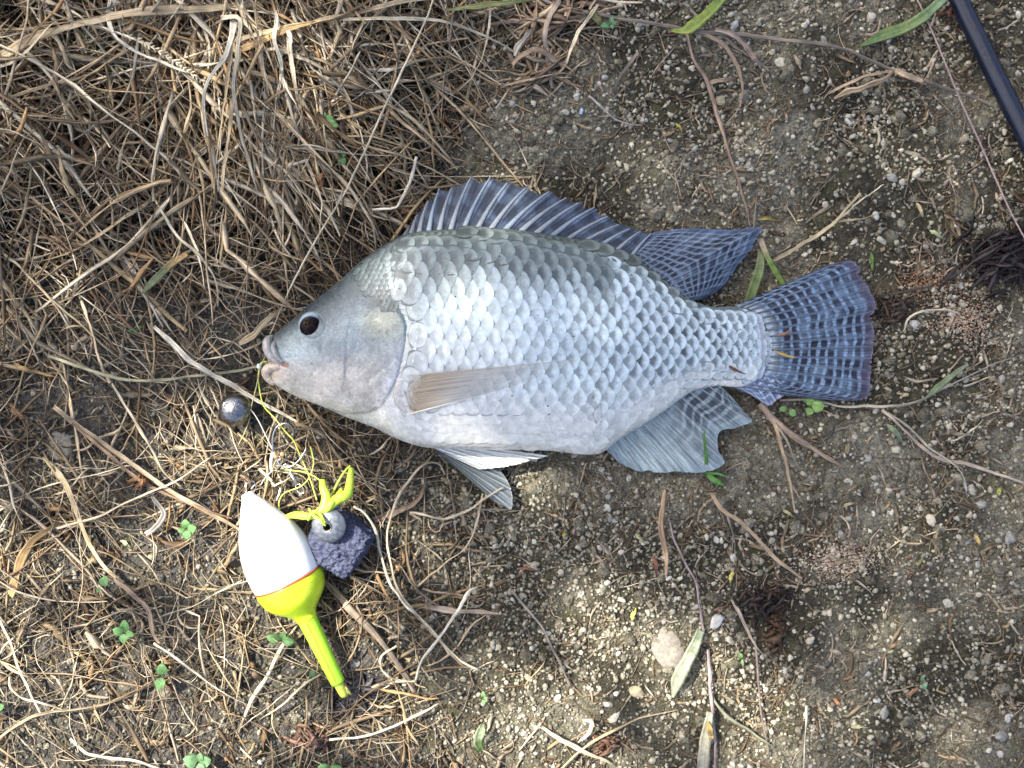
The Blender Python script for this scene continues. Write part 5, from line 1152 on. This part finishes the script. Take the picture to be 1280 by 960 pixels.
# fleshy root of the pectoral fin
t = np.linspace(0, 1, 20); R = _rs([(507,472,0),(502,484,0),(503,500,0),(512,516,0)], 20)
P = gpa(R[:, 0], R[:, 1], bodyz(R[:, 0], R[:, 1]) + 0.0003)[None]
V, Q, C, U = strands(P, (np.sin(t * math.pi) ** 0.5 * 18 + 1)[None] * S, np.array([0.10]), np.zeros((1, 20)), np.array([(0.54, 0.52, 0.50)]), SEC8)
mesh_np('pectoral_root', V, Q, col=C, mat=M_skin, parent=fish)
zp1 = lambda X, Y, rr, s: 0.0125 - 0.0035 * rr + 0 * X
pv2, (Bc, Oc) = fin('pelvic_fin', [(540,560),(552,567),(566,572),(580,576)], [(618,627),(632,634),(640,636),(640,614),(630,594),(618,582)], M_pelv2, 7, 0.0085, 0.0045, amp=0.0008, nu_per=8, fray=0.01, nv=34)
pv1, (Bc, Oc) = fin('pelvic_fin', [(533,557),(540,556),(550,553),(562,550)], [(600,587),(637,583),(660,577),(686,570),(660,569),(650,561),(632,553)], M_pelv, 8, 0, 0, amp=0.0008, nu_per=8, fray=0.02, nv=40, zf=zp1)
pv1['label'] = 'bright white pelvic fin folded along the belly'; pv2['label'] = 'grey lower pelvic fin spread on the soil'
for k in range(1, 8):
    i = min(k * 8, len(Bc) - 1); finray(pv1, Bc[i], Oc[i], 0, 0, 2.6, 0.8, (0.82, 0.82, 0.78), zf=zp1, lift=0.0006)
resample = _rs
# slivers stuck to the fish
for p0, p1, c, lab in [((905,453),(930,467),(0.16,0.09,0.05),'dark brown sliver stuck on the tail root'), ((968,438),(995,447),(0.46,0.34,0.10),'ochre husk sliver stuck on the tail fin'),
                       ((972,420),(990,412),(0.24,0.12,0.08),'reddish husk sliver stuck on the tail fin near its root')]:
    zz = 0.0085 if p0[0] > 950 else float(bodyz(np.array([918.0]), np.array([460.0]))[0]) * 1000 * 0.001
    m_ = ((p0[0] + p1[0]) / 2, (p0[1] + p1[1]) / 2 + 1.5)
    blade('husk_sliver', lab, 'husk', c, 1, 4, 1, [(p0[0], p0[1], zz * 1000 + 0.7), (m_[0], m_[1], zz * 1000 + 1.4), (p1[0], p1[1], zz * 1000 + 0.7)], flat=0.4, K=12, zabs=True)

n = 90; x = np.concatenate([RNG.normal(925, 16, 45), RNG.uniform(520, 920, 45)]); y = np.concatenate([RNG.normal(432, 22, 45), RNG.uniform(310, 540, 45)])
k = (y > topf(x) + 8) & (y < botf(x) - 8) & (x < 955) & (x > 520); x, y = x[k], y[k]; n = len(x)
P = gpa(x, y, bodyz(x, y) + 0.0006); B = np.array(ROCK1)[RNG.integers(0, 8, n)] * (RNG.uniform(0.5, 1.5, n) * S)[:, None, None]
tag(mesh_np('dirt_specks', (B + P[:, None]).reshape(-1, 3), tris=(F1[None] + (np.arange(n) * len(I1))[:, None, None]).reshape(-1, 3), col=np.repeat(np.array([(.05, .04, .03)]) * RNG.uniform(.6, 3, (n, 1)), len(I1), 0), mat=M_crumb, parent=fish), kind='stuff')
# ------------------------------------------------------------------ fishing float
M_white = mat_plain('float_white', (0.86, 0.86, 0.84), 0.28, coat=0.5, nscale=300, lo=0.95, hi=1.03, bump=0.00004, sss=0.15, dirt=0.8)
M_lime = mat_plain('float_lime', (0.62, 0.80, 0.02), 0.26, coat=0.5, nscale=300, lo=0.93, hi=1.04, bump=0.00004, sss=0.15, dirt=0.8)
M_lime2 = mat_plain('float_stem_lime', (0.38, 0.78, 0.03), 0.28, coat=0.5, nscale=400, lo=0.93, hi=1.04, bump=0.00004, sss=0.15, dirt=0.8)
M_red = mat_plain('float_red_line', (0.45, 0.09, 0.02), 0.35, coat=0.3)
fa = Vector(gp(308, 616, 0.0165)); fb = Vector(gp(430, 869, 0.0085)); fax = (fb - fa).normalized(); FL = (fb - fa).length
fl = empty('fishing_float', gp(355, 725, 0)); tag(fl, 'white and lime yellow pear shaped fishing float with a long stem', 'fishing float')
fz = Vector((0, 0, 1)); fs = fax.cross(fz).normalized(); fn = fs.cross(fax)
def lathe(name, prof, mat, par, seg=64):
    prof = np.array(prof, float); V = []
    for s_, r_ in prof:
        c = fa + fax * (s_ / 281 * FL)
        for j in range(seg):
            a = 2 * math.pi * j / seg; V.append(tuple(c + (fs * math.cos(a) + fn * math.sin(a)) * r_ * S * 0.975))
    n = len(prof); q = grid_quads(n, seg, wrap=True)
    V += [tuple(fa + fax * (prof[0][0] / 281 * FL)), tuple(fa + fax * (prof[-1][0] / 281 * FL))]; n0 = n * seg
    T = [[n0, (i + 1) % seg, i] for i in range(seg)] + [[n0 + 1, (n - 1) * seg + i, (n - 1) * seg + (i + 1) % seg] for i in range(seg)]
    o = mesh_np(name, V, q, [t[::-1] for t in T] if False else T, mat=mat); reparent(o, par); return o
def prof(tab, n): 
    R = _rs(np.c_[np.array(tab, float), np.zeros(len(tab))], n); return R[:, :2]
lathe('upper_shell', prof([(0,4.5),(1.5,7),(8,10),(18,16.5),(29,22.5),(40,28.5),(55,35.5),(72,41),(90,44),(105,44.4),(117.5,43.6)], 60), M_white, fl)
lathe('red_line', [(117.3,43.2),(117.6,44.1),(119.6,44.0),(119.9,43.0)], M_red, fl)
lathe('lower_shell', prof([(119.7,43.5),(128,43.2),(136,41.2),(143,38),(150,32.5),(157,25),(163,18.5),(168,14.5),(174,12.8)], 44), M_lime, fl)
lathe('stem', prof([(173,12.9),(180,12.0),(200,11.2),(230,10.0),(255,9.2),(261,9.0),(264,8.2),(264.6,6.0)], 40), M_lime2, fl, 40)
lathe('stem_tip', prof([(264,6.0),(270,5.8),(278,5.2),(282,4.0),(284,1.0)], 14), mat_plain('stem_tip', (0.50, 0.62, 0.08), 0.4), fl, 24)
reparent(blade('flap', None, None, (0.55, 0.55, 0.14), 5, 6, 1, [(429,858,8.5),(434,864,9),(439,868,8.5)], flat=0.3, mat=M_leaf, zabs=True, K=10), fl)
# seam ridge along the stem
P = np.array([tuple(fa + fax * (s_ / 281 * FL) + fn * r_ * S * 0.975) for s_, r_ in zip(np.linspace(176, 258, 20), np.interp(np.linspace(176, 258, 20), [176, 200, 230, 258], [12.5, 11.2, 10.0, 9.2]))])[None]
V, Q, C, U = strands(P, np.full((1, 20), 2.0 * S), np.array([0.8]), np.zeros((1, 20)), np.array([(0.5, 0.8, 0.1)]), SEC6)
reparent(mesh_np('seam', V, Q, mat=M_lime2), fl)
M_metal = mat_plain('steel', (0.55, 0.55, 0.56), 0.25, 1.0, nscale=900, lo=0.7, hi=1.1)
def wire(name, pts, w, mat, par=None, K=40, zabs=True, seg=8, col=(0.5, 0.5, 0.5)):
    R = resample(pts, K); z = R[:, 2] * 0.001 + (0 if zabs else ground_z(R[:, 0], R[:, 1]))
    P = gpa(R[:, 0], R[:, 1], z)[None]; W = np.full((1, K), w * S) if np.isscalar(w) else np.interp(np.linspace(0, 1, K), np.linspace(0, 1, len(w)), w)[None] * S
    V, Q, C, U = strands(P, W, np.array([1.0]), np.zeros((1, K)), np.array([col], float), SEC8)
    n0 = len(V); m8 = 8; V = np.concatenate([V, P[0, :1], P[0, -1:]]); C = np.concatenate([C, C[:1], C[:1]])
    T = [[n0, (i + 1) % 8, i] for i in range(8)] + [[n0 + 1, (K - 1) * 8 + i, (K - 1) * 8 + (i + 1) % 8] for i in range(8)]
    o = mesh_np(name, V, Q, T, C, mat=mat)
    if par is not None: reparent(o, par)
    return o
wire('wire_eye', [(309,618,17),(305,611,19),(309,604,19),(317,602,18),(320,610,17.5),(315,618,17)], 1.3, M_metal, fl)

# ------------------------------------------------------------------ bait block, lead bead, lime strip
def mat_bait():
    m = NM('bait_paste'); p = m.pos(); a = m.noise(500, p, 5, 0.7); v = m.voro(650, p)
    c = m.mix(m.ramp(a, (0.3, 0.7, 0.0, 1.0)), (0.014, 0.018, 0.042), (0.070, 0.084, 0.155)); c = m.mix(m.ramp(v, (0.0, 0.35, 0.5, 0.0)), c, (0.10, 0.11, 0.18))
    m.set(Base_Color=c, Roughness=0.6); m.bump(m.math('ADD', a, m.math('MULTIPLY', v, -0.8)), 0.0008); return m.m
import bmesh
bm = bmesh.new(); bmesh.ops.create_cube(bm, size=2.0); bmesh.ops.subdivide_edges(bm, edges=bm.edges[:], cuts=44, use_grid_fill=True)
V = np.array([v.co[:] for v in bm.verts]); Qb = np.array([[v.index for v in f.verts] for f in bm.faces]); bm.free()
rn = np.linalg.norm(V, axis=1, keepdims=True); sp_ = V / rn * 1.25; V = V * 0.80 + sp_ * 0.20          # rounded cube
Nn = V / np.linalg.norm(V, axis=1, keepdims=True)
k1 = fbm(V[:, 0] * 2.2 + V[:, 2] * 1.3 + 5, V[:, 1] * 2.2 - V[:, 2] * 1.7 + 5, 71, 3) - 0.5; k2 = fbm(V[:, 0] * 7 + V[:, 2] * 5 + 9, V[:, 1] * 7 - V[:, 2] * 4 + 9, 72, 3) - 0.5; k3 = fbm(V[:, 0] * 15 + V[:, 2] * 9, V[:, 1] * 15 - V[:, 2] * 11, 73, 2) - 0.5
V = V + Nn * (k1 * 0.22 + k2 * 0.24 + k3 * 0.16)[:, None]
V = V * np.array([61, 60, 58]) * S * 0.5 * np.array([2.05, 2.05, 1.55]) * 0.5 * 1.02
ca, sa = math.cos(math.radians(-33)), math.sin(math.radians(-33)); V = np.stack([V[:, 0] * ca - V[:, 1] * sa, V[:, 0] * sa + V[:, 1] * ca, V[:, 2]], -1)
bait = mesh_np('bait_block', V, Qb, mat=mat_bait()); bait.location = tuple(gp(424, 677, 0.0092)); tag(bait, 'dark purple grey crumbly bait block against the float', 'bait')
M_lead = mat_plain('lead', (0.20, 0.22, 0.25), 0.42, 0.65, nscale=700, lo=0.6, hi=1.2, bump=0.0002)
lead = empty('lead_bead', gp(411, 657, 0.0205)); lead.rotation_euler = (0, 0, 0); tag(lead, 'round grey lead bead with a centre hole on the bait block', 'sinker')
pr = _rs([(5.0,6.5,0),(5.6,7.8,0),(8,8.2,0),(14,6.8,0),(19.5,3.6,0),(22.5,0,0),(21,-4,0),(15,-7,0),(8,-8,0),(5.0,-7,0)], 40)[:, :2]
sg = 72; V = []
for r_, z_ in pr:
    for j in range(sg): a = 2 * math.pi * j / sg; V.append((r_ * S * math.cos(a), r_ * S * math.sin(a), z_ * S * 1.15))
V = np.array(V); V *= (1 + 0.03 * (fbm(V[:, 0] * 900, V[:, 1] * 900, 12, 3) - 0.5))[:, None]
q = grid_quads(40, sg, wrap=True); q2 = np.stack([39 * sg + np.arange(sg), 39 * sg + (np.arange(sg) + 1) % sg, (np.arange(sg) + 1) % sg, np.arange(sg)], -1)
mesh_np('bead', V, np.concatenate([q[:, ::-1], q2[:, ::-1]]), mat=M_lead, parent=lead)
lead.scale = (0.93, 0.93, 0.8); lead.rotation_euler = (0.12, -0.1, 0)
M_brass = mat_plain('hole_rim', (0.35, 0.36, 0.25), 0.3, 0.8)
aa = np.linspace(0, 2 * math.pi, 25); P = np.stack([5.6 * S * np.cos(aa), 5.6 * S * np.sin(aa), 0 * aa + 8.6 * S * 1.15], -1)[None]
V, Q, C, U = strands(P, np.full((1, 25), 1.6 * S), np.array([1.0]), np.zeros((1, 25)), np.array([(0.5, 0.5, 0.4)]), SEC8); mesh_np('hole_rim', V, Q, mat=M_brass, parent=lead)
M_rub = mat_plain('lime_rubber', (0.52, 0.72, 0.06), 0.38, coat=0.2, nscale=600, lo=0.85, hi=1.08, bump=0.0001, sss=0.1)
knot = empty('lime_strip_knot', gp(400, 645, 0.012)); tag(knot, 'knotted lime yellow rubber strip above the bait block', 'rubber strip')
for pts, w in [
 ([(357,646,14),(368,644,16),(380,645,19),(390,646,21)], (5, 9, 10, 7)),
 ([(384,647,21),(395,643,21),(405,635,21),(408,622,20),(404,610,19),(403,601,17)], (6, 11, 12, 13, 10, 8)),
 ([(398,644,20),(410,634,22),(422,624,21),(434,617,20),(437,606,18),(438,595,17),(439,585,16)], (6, 11, 12, 14, 11, 9, 6)),
 ([(402,630,18),(409,636,22),(414,629,23),(420,622,21),(427,611,18)], (5, 8, 8, 6, 4)),
 ([(415,618,16),(424,600,15),(432,588,15),(438,582,15)], (2.5, 3, 3, 2.5)),
 ([(385,650,22),(392,640,24),(400,643,24),(406,654,26.5)], (3, 4, 4, 2.5)),
 ([(386,636,22),(393,645,25),(401,651,27),(407,657,26)], (3, 4, 4, 2.5))]:
    wire('strip', pts, w, M_rub, knot, K=30)
M_line = mat_plain('lime_line', (0.50, 0.62, 0.10), 0.35, coat=0.3)
M_mono = mat_plain('clear_line', (0.55, 0.55, 0.50), 0.3, coat=0.3); M_pink = mat_plain('string', (0.30, 0.22, 0.20), 0.6)
def thing_wire(name, lab, cat, pts, w, mat, **k):
    o = wire(name, pts, w, mat, None, **k); return tag(o, lab, cat)
thing_wire('fishing_line', 'thin yellow green line hanging from the fish mouth to the knot', 'fishing line', [(334,452,15),(327,453,13),(324,462,11),(323,474,9),(325,490,8),(330,508,8),(342,521,8),(350,531,9),(358,541,9),(366,549,9),(372,562,9),(380,580,9),(388,600,12),(396,625,18)], 1.7, M_line, K=80)
thing_wire('fishing_line', 'lime line looping left of the rubber strip', 'fishing line', [(357,646,15),(350,640,12),(349,627,10),(355,617,10),(366,612,11),(376,608,11),(386,598,10),(392,580,9),(390,566,8),(388,558,8)], 1.6, M_line, K=60)
thing_wire('fishing_line', 'lime line running from the lower hook to the knot', 'fishing line', [(352,585,8),(365,588,9),(380,590,11),(392,595,13),(402,602,17)], 1.8, M_line, K=40)
thing_wire('fishing_line', 'thin olive line from the mouth down past the ball', 'fishing line', [(331,446,16),(325,462,11),(320,485,9),(315,505,9),(313,520,8),(306,540,7),(298,556,6)], 1.2, mat_plain('olive_line', (0.40, 0.38, 0.18), 0.4), K=50)
thing_wire('fishing_line', 'thin clear line from the steel ball to the hooks', 'fishing line', [(296,508,13),(304,509,11.5),(313,512,9.5),(322,524,8.5),(331,542,8.5),(340,560,8.5)], 1.4, M_mono, K=50)
thing_wire('fishing_line', 'thin twisted line from the hooks to the float top', 'fishing line', [(339,590,8),(331,598,9),(325,607,10),(319,606,17),(314,611,17)], 1.4, M_mono, K=40)
thing_wire('fishing_line', 'long pinkish string beside the rod down to the right edge', 'fishing line', [(1128,-40,5),(1147,0,5),(1162,32,5),(1180,75,5),(1200,124,4),(1222,172,4),(1243,220,4),(1262,262,7),(1285,305,9),(1330,380,4)], (2.2, 2.2, 2.4, 2.2, 2, 2), M_pink, K=90)
bead = mesh_np('line_bead', I2 * np.array([3.4, 3.8, 3.2]) * S, tris=F2, mat=mat_plain('mint_bead', (0.45, 0.60, 0.52), 0.3, coat=0.5)); bead.location = tuple(gp(324, 458, 0.012)); tag(bead, 'tiny mint green bead on the line in front of the mouth', 'bead')
def hook(lab, pts, w, shank):
    e = empty('fish_hook', gp(pts[0][0], pts[0][1], 0)); tag(e, lab, 'hook')
    wire('bend', pts, w, M_metal, e, K=50)
    wire('sleeve', shank, 4.6, mat_plain('sleeve', (0.58, 0.56, 0.48), 0.5), e, K=12)
hook('silver fish hook with its round bend upward below the fish chin', [(341,572,8),(341,560,8.5),(341,546,9.5),(345,535,10.5),(352,530,11),(360,530,11),(366,537,10),(366,548,8.5)], (2.3, 2.3, 2.2, 2.2, 2, 1.0), [(341,566,8.5),(339,578,8),(340,590,7.5)])
hook('cream fish hook opening upward right of the silver hook', [(343,568,9),(346,574,9),(350,581,9),(357,584,9),(366,582,9.5),(374,575,10),(380,566,10),(383,559,10)], (2.8, 3, 2.8, 2.4, 2.2, 1.0), [(341,566,9.5),(346,572,9),(351,574,9)])
for i, (x, y, z, lab) in enumerate([(345,571,10,'rust orange bead between the two hooks'), (353,568,9,'brown orange bead right of the rust orange one')]):
    b = mesh_np('hook_bead', I2 * np.array([3.4, 3.0, 2.8]) * S, tris=F2, mat=mat_plain('rust_bead', (0.42, 0.18, 0.08) if i == 0 else (0.36, 0.25, 0.12), 0.4, coat=0.3)); b.location = tuple(gp(x, y, z * 0.001)); tag(b, lab, 'bead')
sw = empty('swivel', gp(368, 598, 0.008)); tag(sw, 'small silver swivel in the tangle above the float', 'swivel')
wire('barrel', [(362,590,9),(367,598,9.5),(371,605,9.5)], (3, 5.5, 5.5, 3), M_metal, sw, K=14)
wire('ring', [(362,590,9),(357,589,9),(354,583,9),(358,580,9),(364,585,9),(362,591,9)], 1.4, M_metal, sw, K=24); wire('ring', [(371,605,9.5),(377,607,10),(380,615,10),(375,617,10),(370,610,9.5),(371,604,9.5)], 1.4, M_metal, sw, K=24)
# steel ball
M_ball = mat_plain('dark_steel', (0.24, 0.24, 0.25), 0.22, 1.0, nscale=900, lo=0.5, hi=1.5, bump=0.00025)
ball = empty('ball_sinker', gp(294.7, 512, 0.0078)); tag(ball, 'shiny dark metal ball sinker in the straw below the mouth', 'sinker')
bv = I3 * 20.2 * S; Vn, Fn = ico(4); bv = Vn * 20.2 * S
mesh_np('ball', bv, tris=Fn, mat=M_ball, parent=ball)
aa = np.linspace(0, 2 * math.pi, 25); P = np.stack([-6 * S + 4 * S * np.cos(aa), 5 * S + 4 * S * np.sin(aa), 0 * aa + 18.6 * S], -1)[None]
V, Q, C, U = strands(P, np.full((1, 25), 1.3 * S), np.array([0.6]), np.zeros((1, 25)), np.array([(0.5, 0.5, 0.5)]), SEC8); mesh_np('eyelet', V, Q, mat=M_metal, parent=ball)

# ------------------------------------------------------------------ rod
def mat_rod():
    m = NM('rod_lacquer'); p = m.pos(); n = m.noise(1500, p, 3, 0.6); n2 = m.noise(120, p, 4, 0.7)
    m.set(Base_Color=m.mix(m.ramp(n2, (0.4, 0.7, 0, 0.4)), (0.003, 0.007, 0.022), (0.008, 0.014, 0.035)), Roughness=m.ramp(n2, (0.3, 0.7, 0.26, 0.40)), Metallic=0.0)
    m.p.inputs['Coat Weight'].default_value = 0.25; m.p.inputs['Coat Roughness'].default_value = 0.2; m.bump(n, 0.00002); return m.m
rod = wire('fishing_rod', [(560,-1500,12),(800,-940,10),(1010,-440,9),(1110,-205,8),(1199,0,7.5),(1222,48,7.5),(1243,92,7.5),(1283,172,7.5),(1340,290,7.5),(1560,760,8),(2100,1900,8)], (18, 20, 22.5, 24.5, 27, 30), mat_rod(), K=160)
tag(rod, 'glossy dark navy fishing rod crossing the top right corner', 'fishing rod')

# ------------------------------------------------------------------ the tree whose leaves dapple the light (stands beyond the top left, out of the picture)
ts = np.array(TOSUN); D0 = 2.1
LITZ = [  # sunny gaps as ellipses on the soil in px: cx, cy, rx, ry, share of leaves missing
 (140,800,330,250,0.93), (330,700,170,130,0.95), (290,560,110,80,0.9), (322,530,75,60,0.97), (760,905,330,80,0.92), (790,790,70,55,0.9), (900,830,60,50,0.8), (590,860,120,70,0.9),
 (572,364,46,34,0.9), (640,586,62,30,0.97), (60,430,120,90,0.55), (330,90,130,90,0.6), (70,70,110,60,0.55), (480,210,80,50,0.5), (700,300,120,60,0.2)]
gxs, gys = np.meshgrid(np.arange(-1900, 3300, 46.0), np.arange(-1900, 2900, 46.0), indexing='ij')
lx = (gxs + RNG.uniform(-26, 26, gxs.shape)).ravel(); ly = (gys + RNG.uniform(-26, 26, gys.shape)).ravel()
keep = np.ones(len(lx), bool); pk = RNG.random(len(lx))
for cx, cy, rx, ry, p in LITZ:
    e = ((lx - cx) / rx) ** 2 + ((ly - cy) / ry) ** 2; keep &= ~((e < 1) & (pk < p))
inf = (lx > -150) & (lx < 1450) & (ly > -150) & (ly < 1100)
keep &= inf | (RNG.random(len(lx)) < 0.75)
lx, ly = lx[keep], ly[keep]; n = len(lx)
D = D0 + RNG.uniform(-0.25, 0.45, n); c0 = gpa(lx, ly, 0 * lx) + ts[None] * D[:, None]
a = RNG.random(n) * 6.283; dr = np.stack([np.cos(a), np.sin(a), RNG.normal(-0.2, 0.3, n)], -1); dr /= np.linalg.norm(dr, axis=1)[:, None]
# leaves face the light
sd = np.cross(dr, ts[None] + RNG.normal(0, 0.25, (n, 3))); sd /= np.linalg.norm(sd, axis=1)[:, None]; nn = np.cross(sd, dr)
L = RNG.uniform(0.030, 0.046, n)[:, None]; sh6 = [(-.5, 0, 0), (-.2, .24, .03), (.2, .22, .02), (.55, 0, -.05), (.2, -.22, .02), (-.2, -.24, .03)]
V = np.stack([c0 + dr * L * x + sd * L * y + nn * L * z for x, y, z in sh6], 1).reshape(-1, 3)
off = (np.arange(n) * 6)[:, None]; Q = np.concatenate([off + np.array([[0, 5, 2, 1]])[:, :], off + np.array([[5, 4, 3, 2]])])
tree = empty('shade_tree', (-2.5, 1.5, 0)); tag(tree, 'leafy tree standing beyond the upper left whose crown shades the ground', 'tree')
cr = mesh_np('crown', V, Q, col=np.tile((0.06, 0.11, 0.03), (len(V), 1)) * RNG.uniform(.7, 1.3, (len(V), 1)), mat=mat_attr('crown_leaf', 0.6, 0.8, 1.2, 200, 0)); reparent(cr, tree); cr['kind'] = 'stuff'
M_bark = mat_plain('bark', (0.11, 0.085, 0.06), 0.9, nscale=60, lo=0.6, hi=1.4, bump=0.004)
def limb(name, pts, w):
    R = resample(pts, 30); P = R[None]; W = np.interp(np.linspace(0, 1, 30), np.linspace(0, 1, len(w)), w)[None]
    V, Q, C, U = strands(P, W, np.array([1.0]), np.zeros((1, 30)), np.array([(0.1, 0.1, 0.1)]), SEC8); reparent(mesh_np(name, V, Q, mat=M_bark), tree)
cc_ = np.array(gp(640, 480, 0)) + ts * D0
limb('trunk', [(-2.5, 1.5, -0.05), (-2.45, 1.46, 0.7), (-2.3, 1.38, 1.4), (-2.0, 1.2, 2.0)], (0.20, 0.15, 0.12, 0.09))
limb('limb', [(-2.35, 1.42, 1.2), (-1.9, 1.1, 1.6), (-1.5, 0.85, 1.78), (-1.1, 0.7, 1.85)], (0.08, 0.05, 0.025, 0.008))
limb('limb', [(-2.4, 1.45, 1.0), (-1.9, 1.5, 1.55), (-1.3, 1.45, 1.8), (-0.7, 1.25, 1.9)], (0.08, 0.05, 0.02, 0.008))
limb('limb', [(-2.2, 1.3, 1.6), (-1.9, 0.7, 1.75), (-1.6, 0.2, 1.8), (-1.2, -0.1, 1.85)], (0.06, 0.04, 0.02, 0.008))
print('tris', sum(sum(len(p.vertices) - 2 for p in o.data.polygons) for o in bpy.data.objects if o.type == 'MESH' and o.data.users == 1))
print('objects', len(bpy.data.objects))
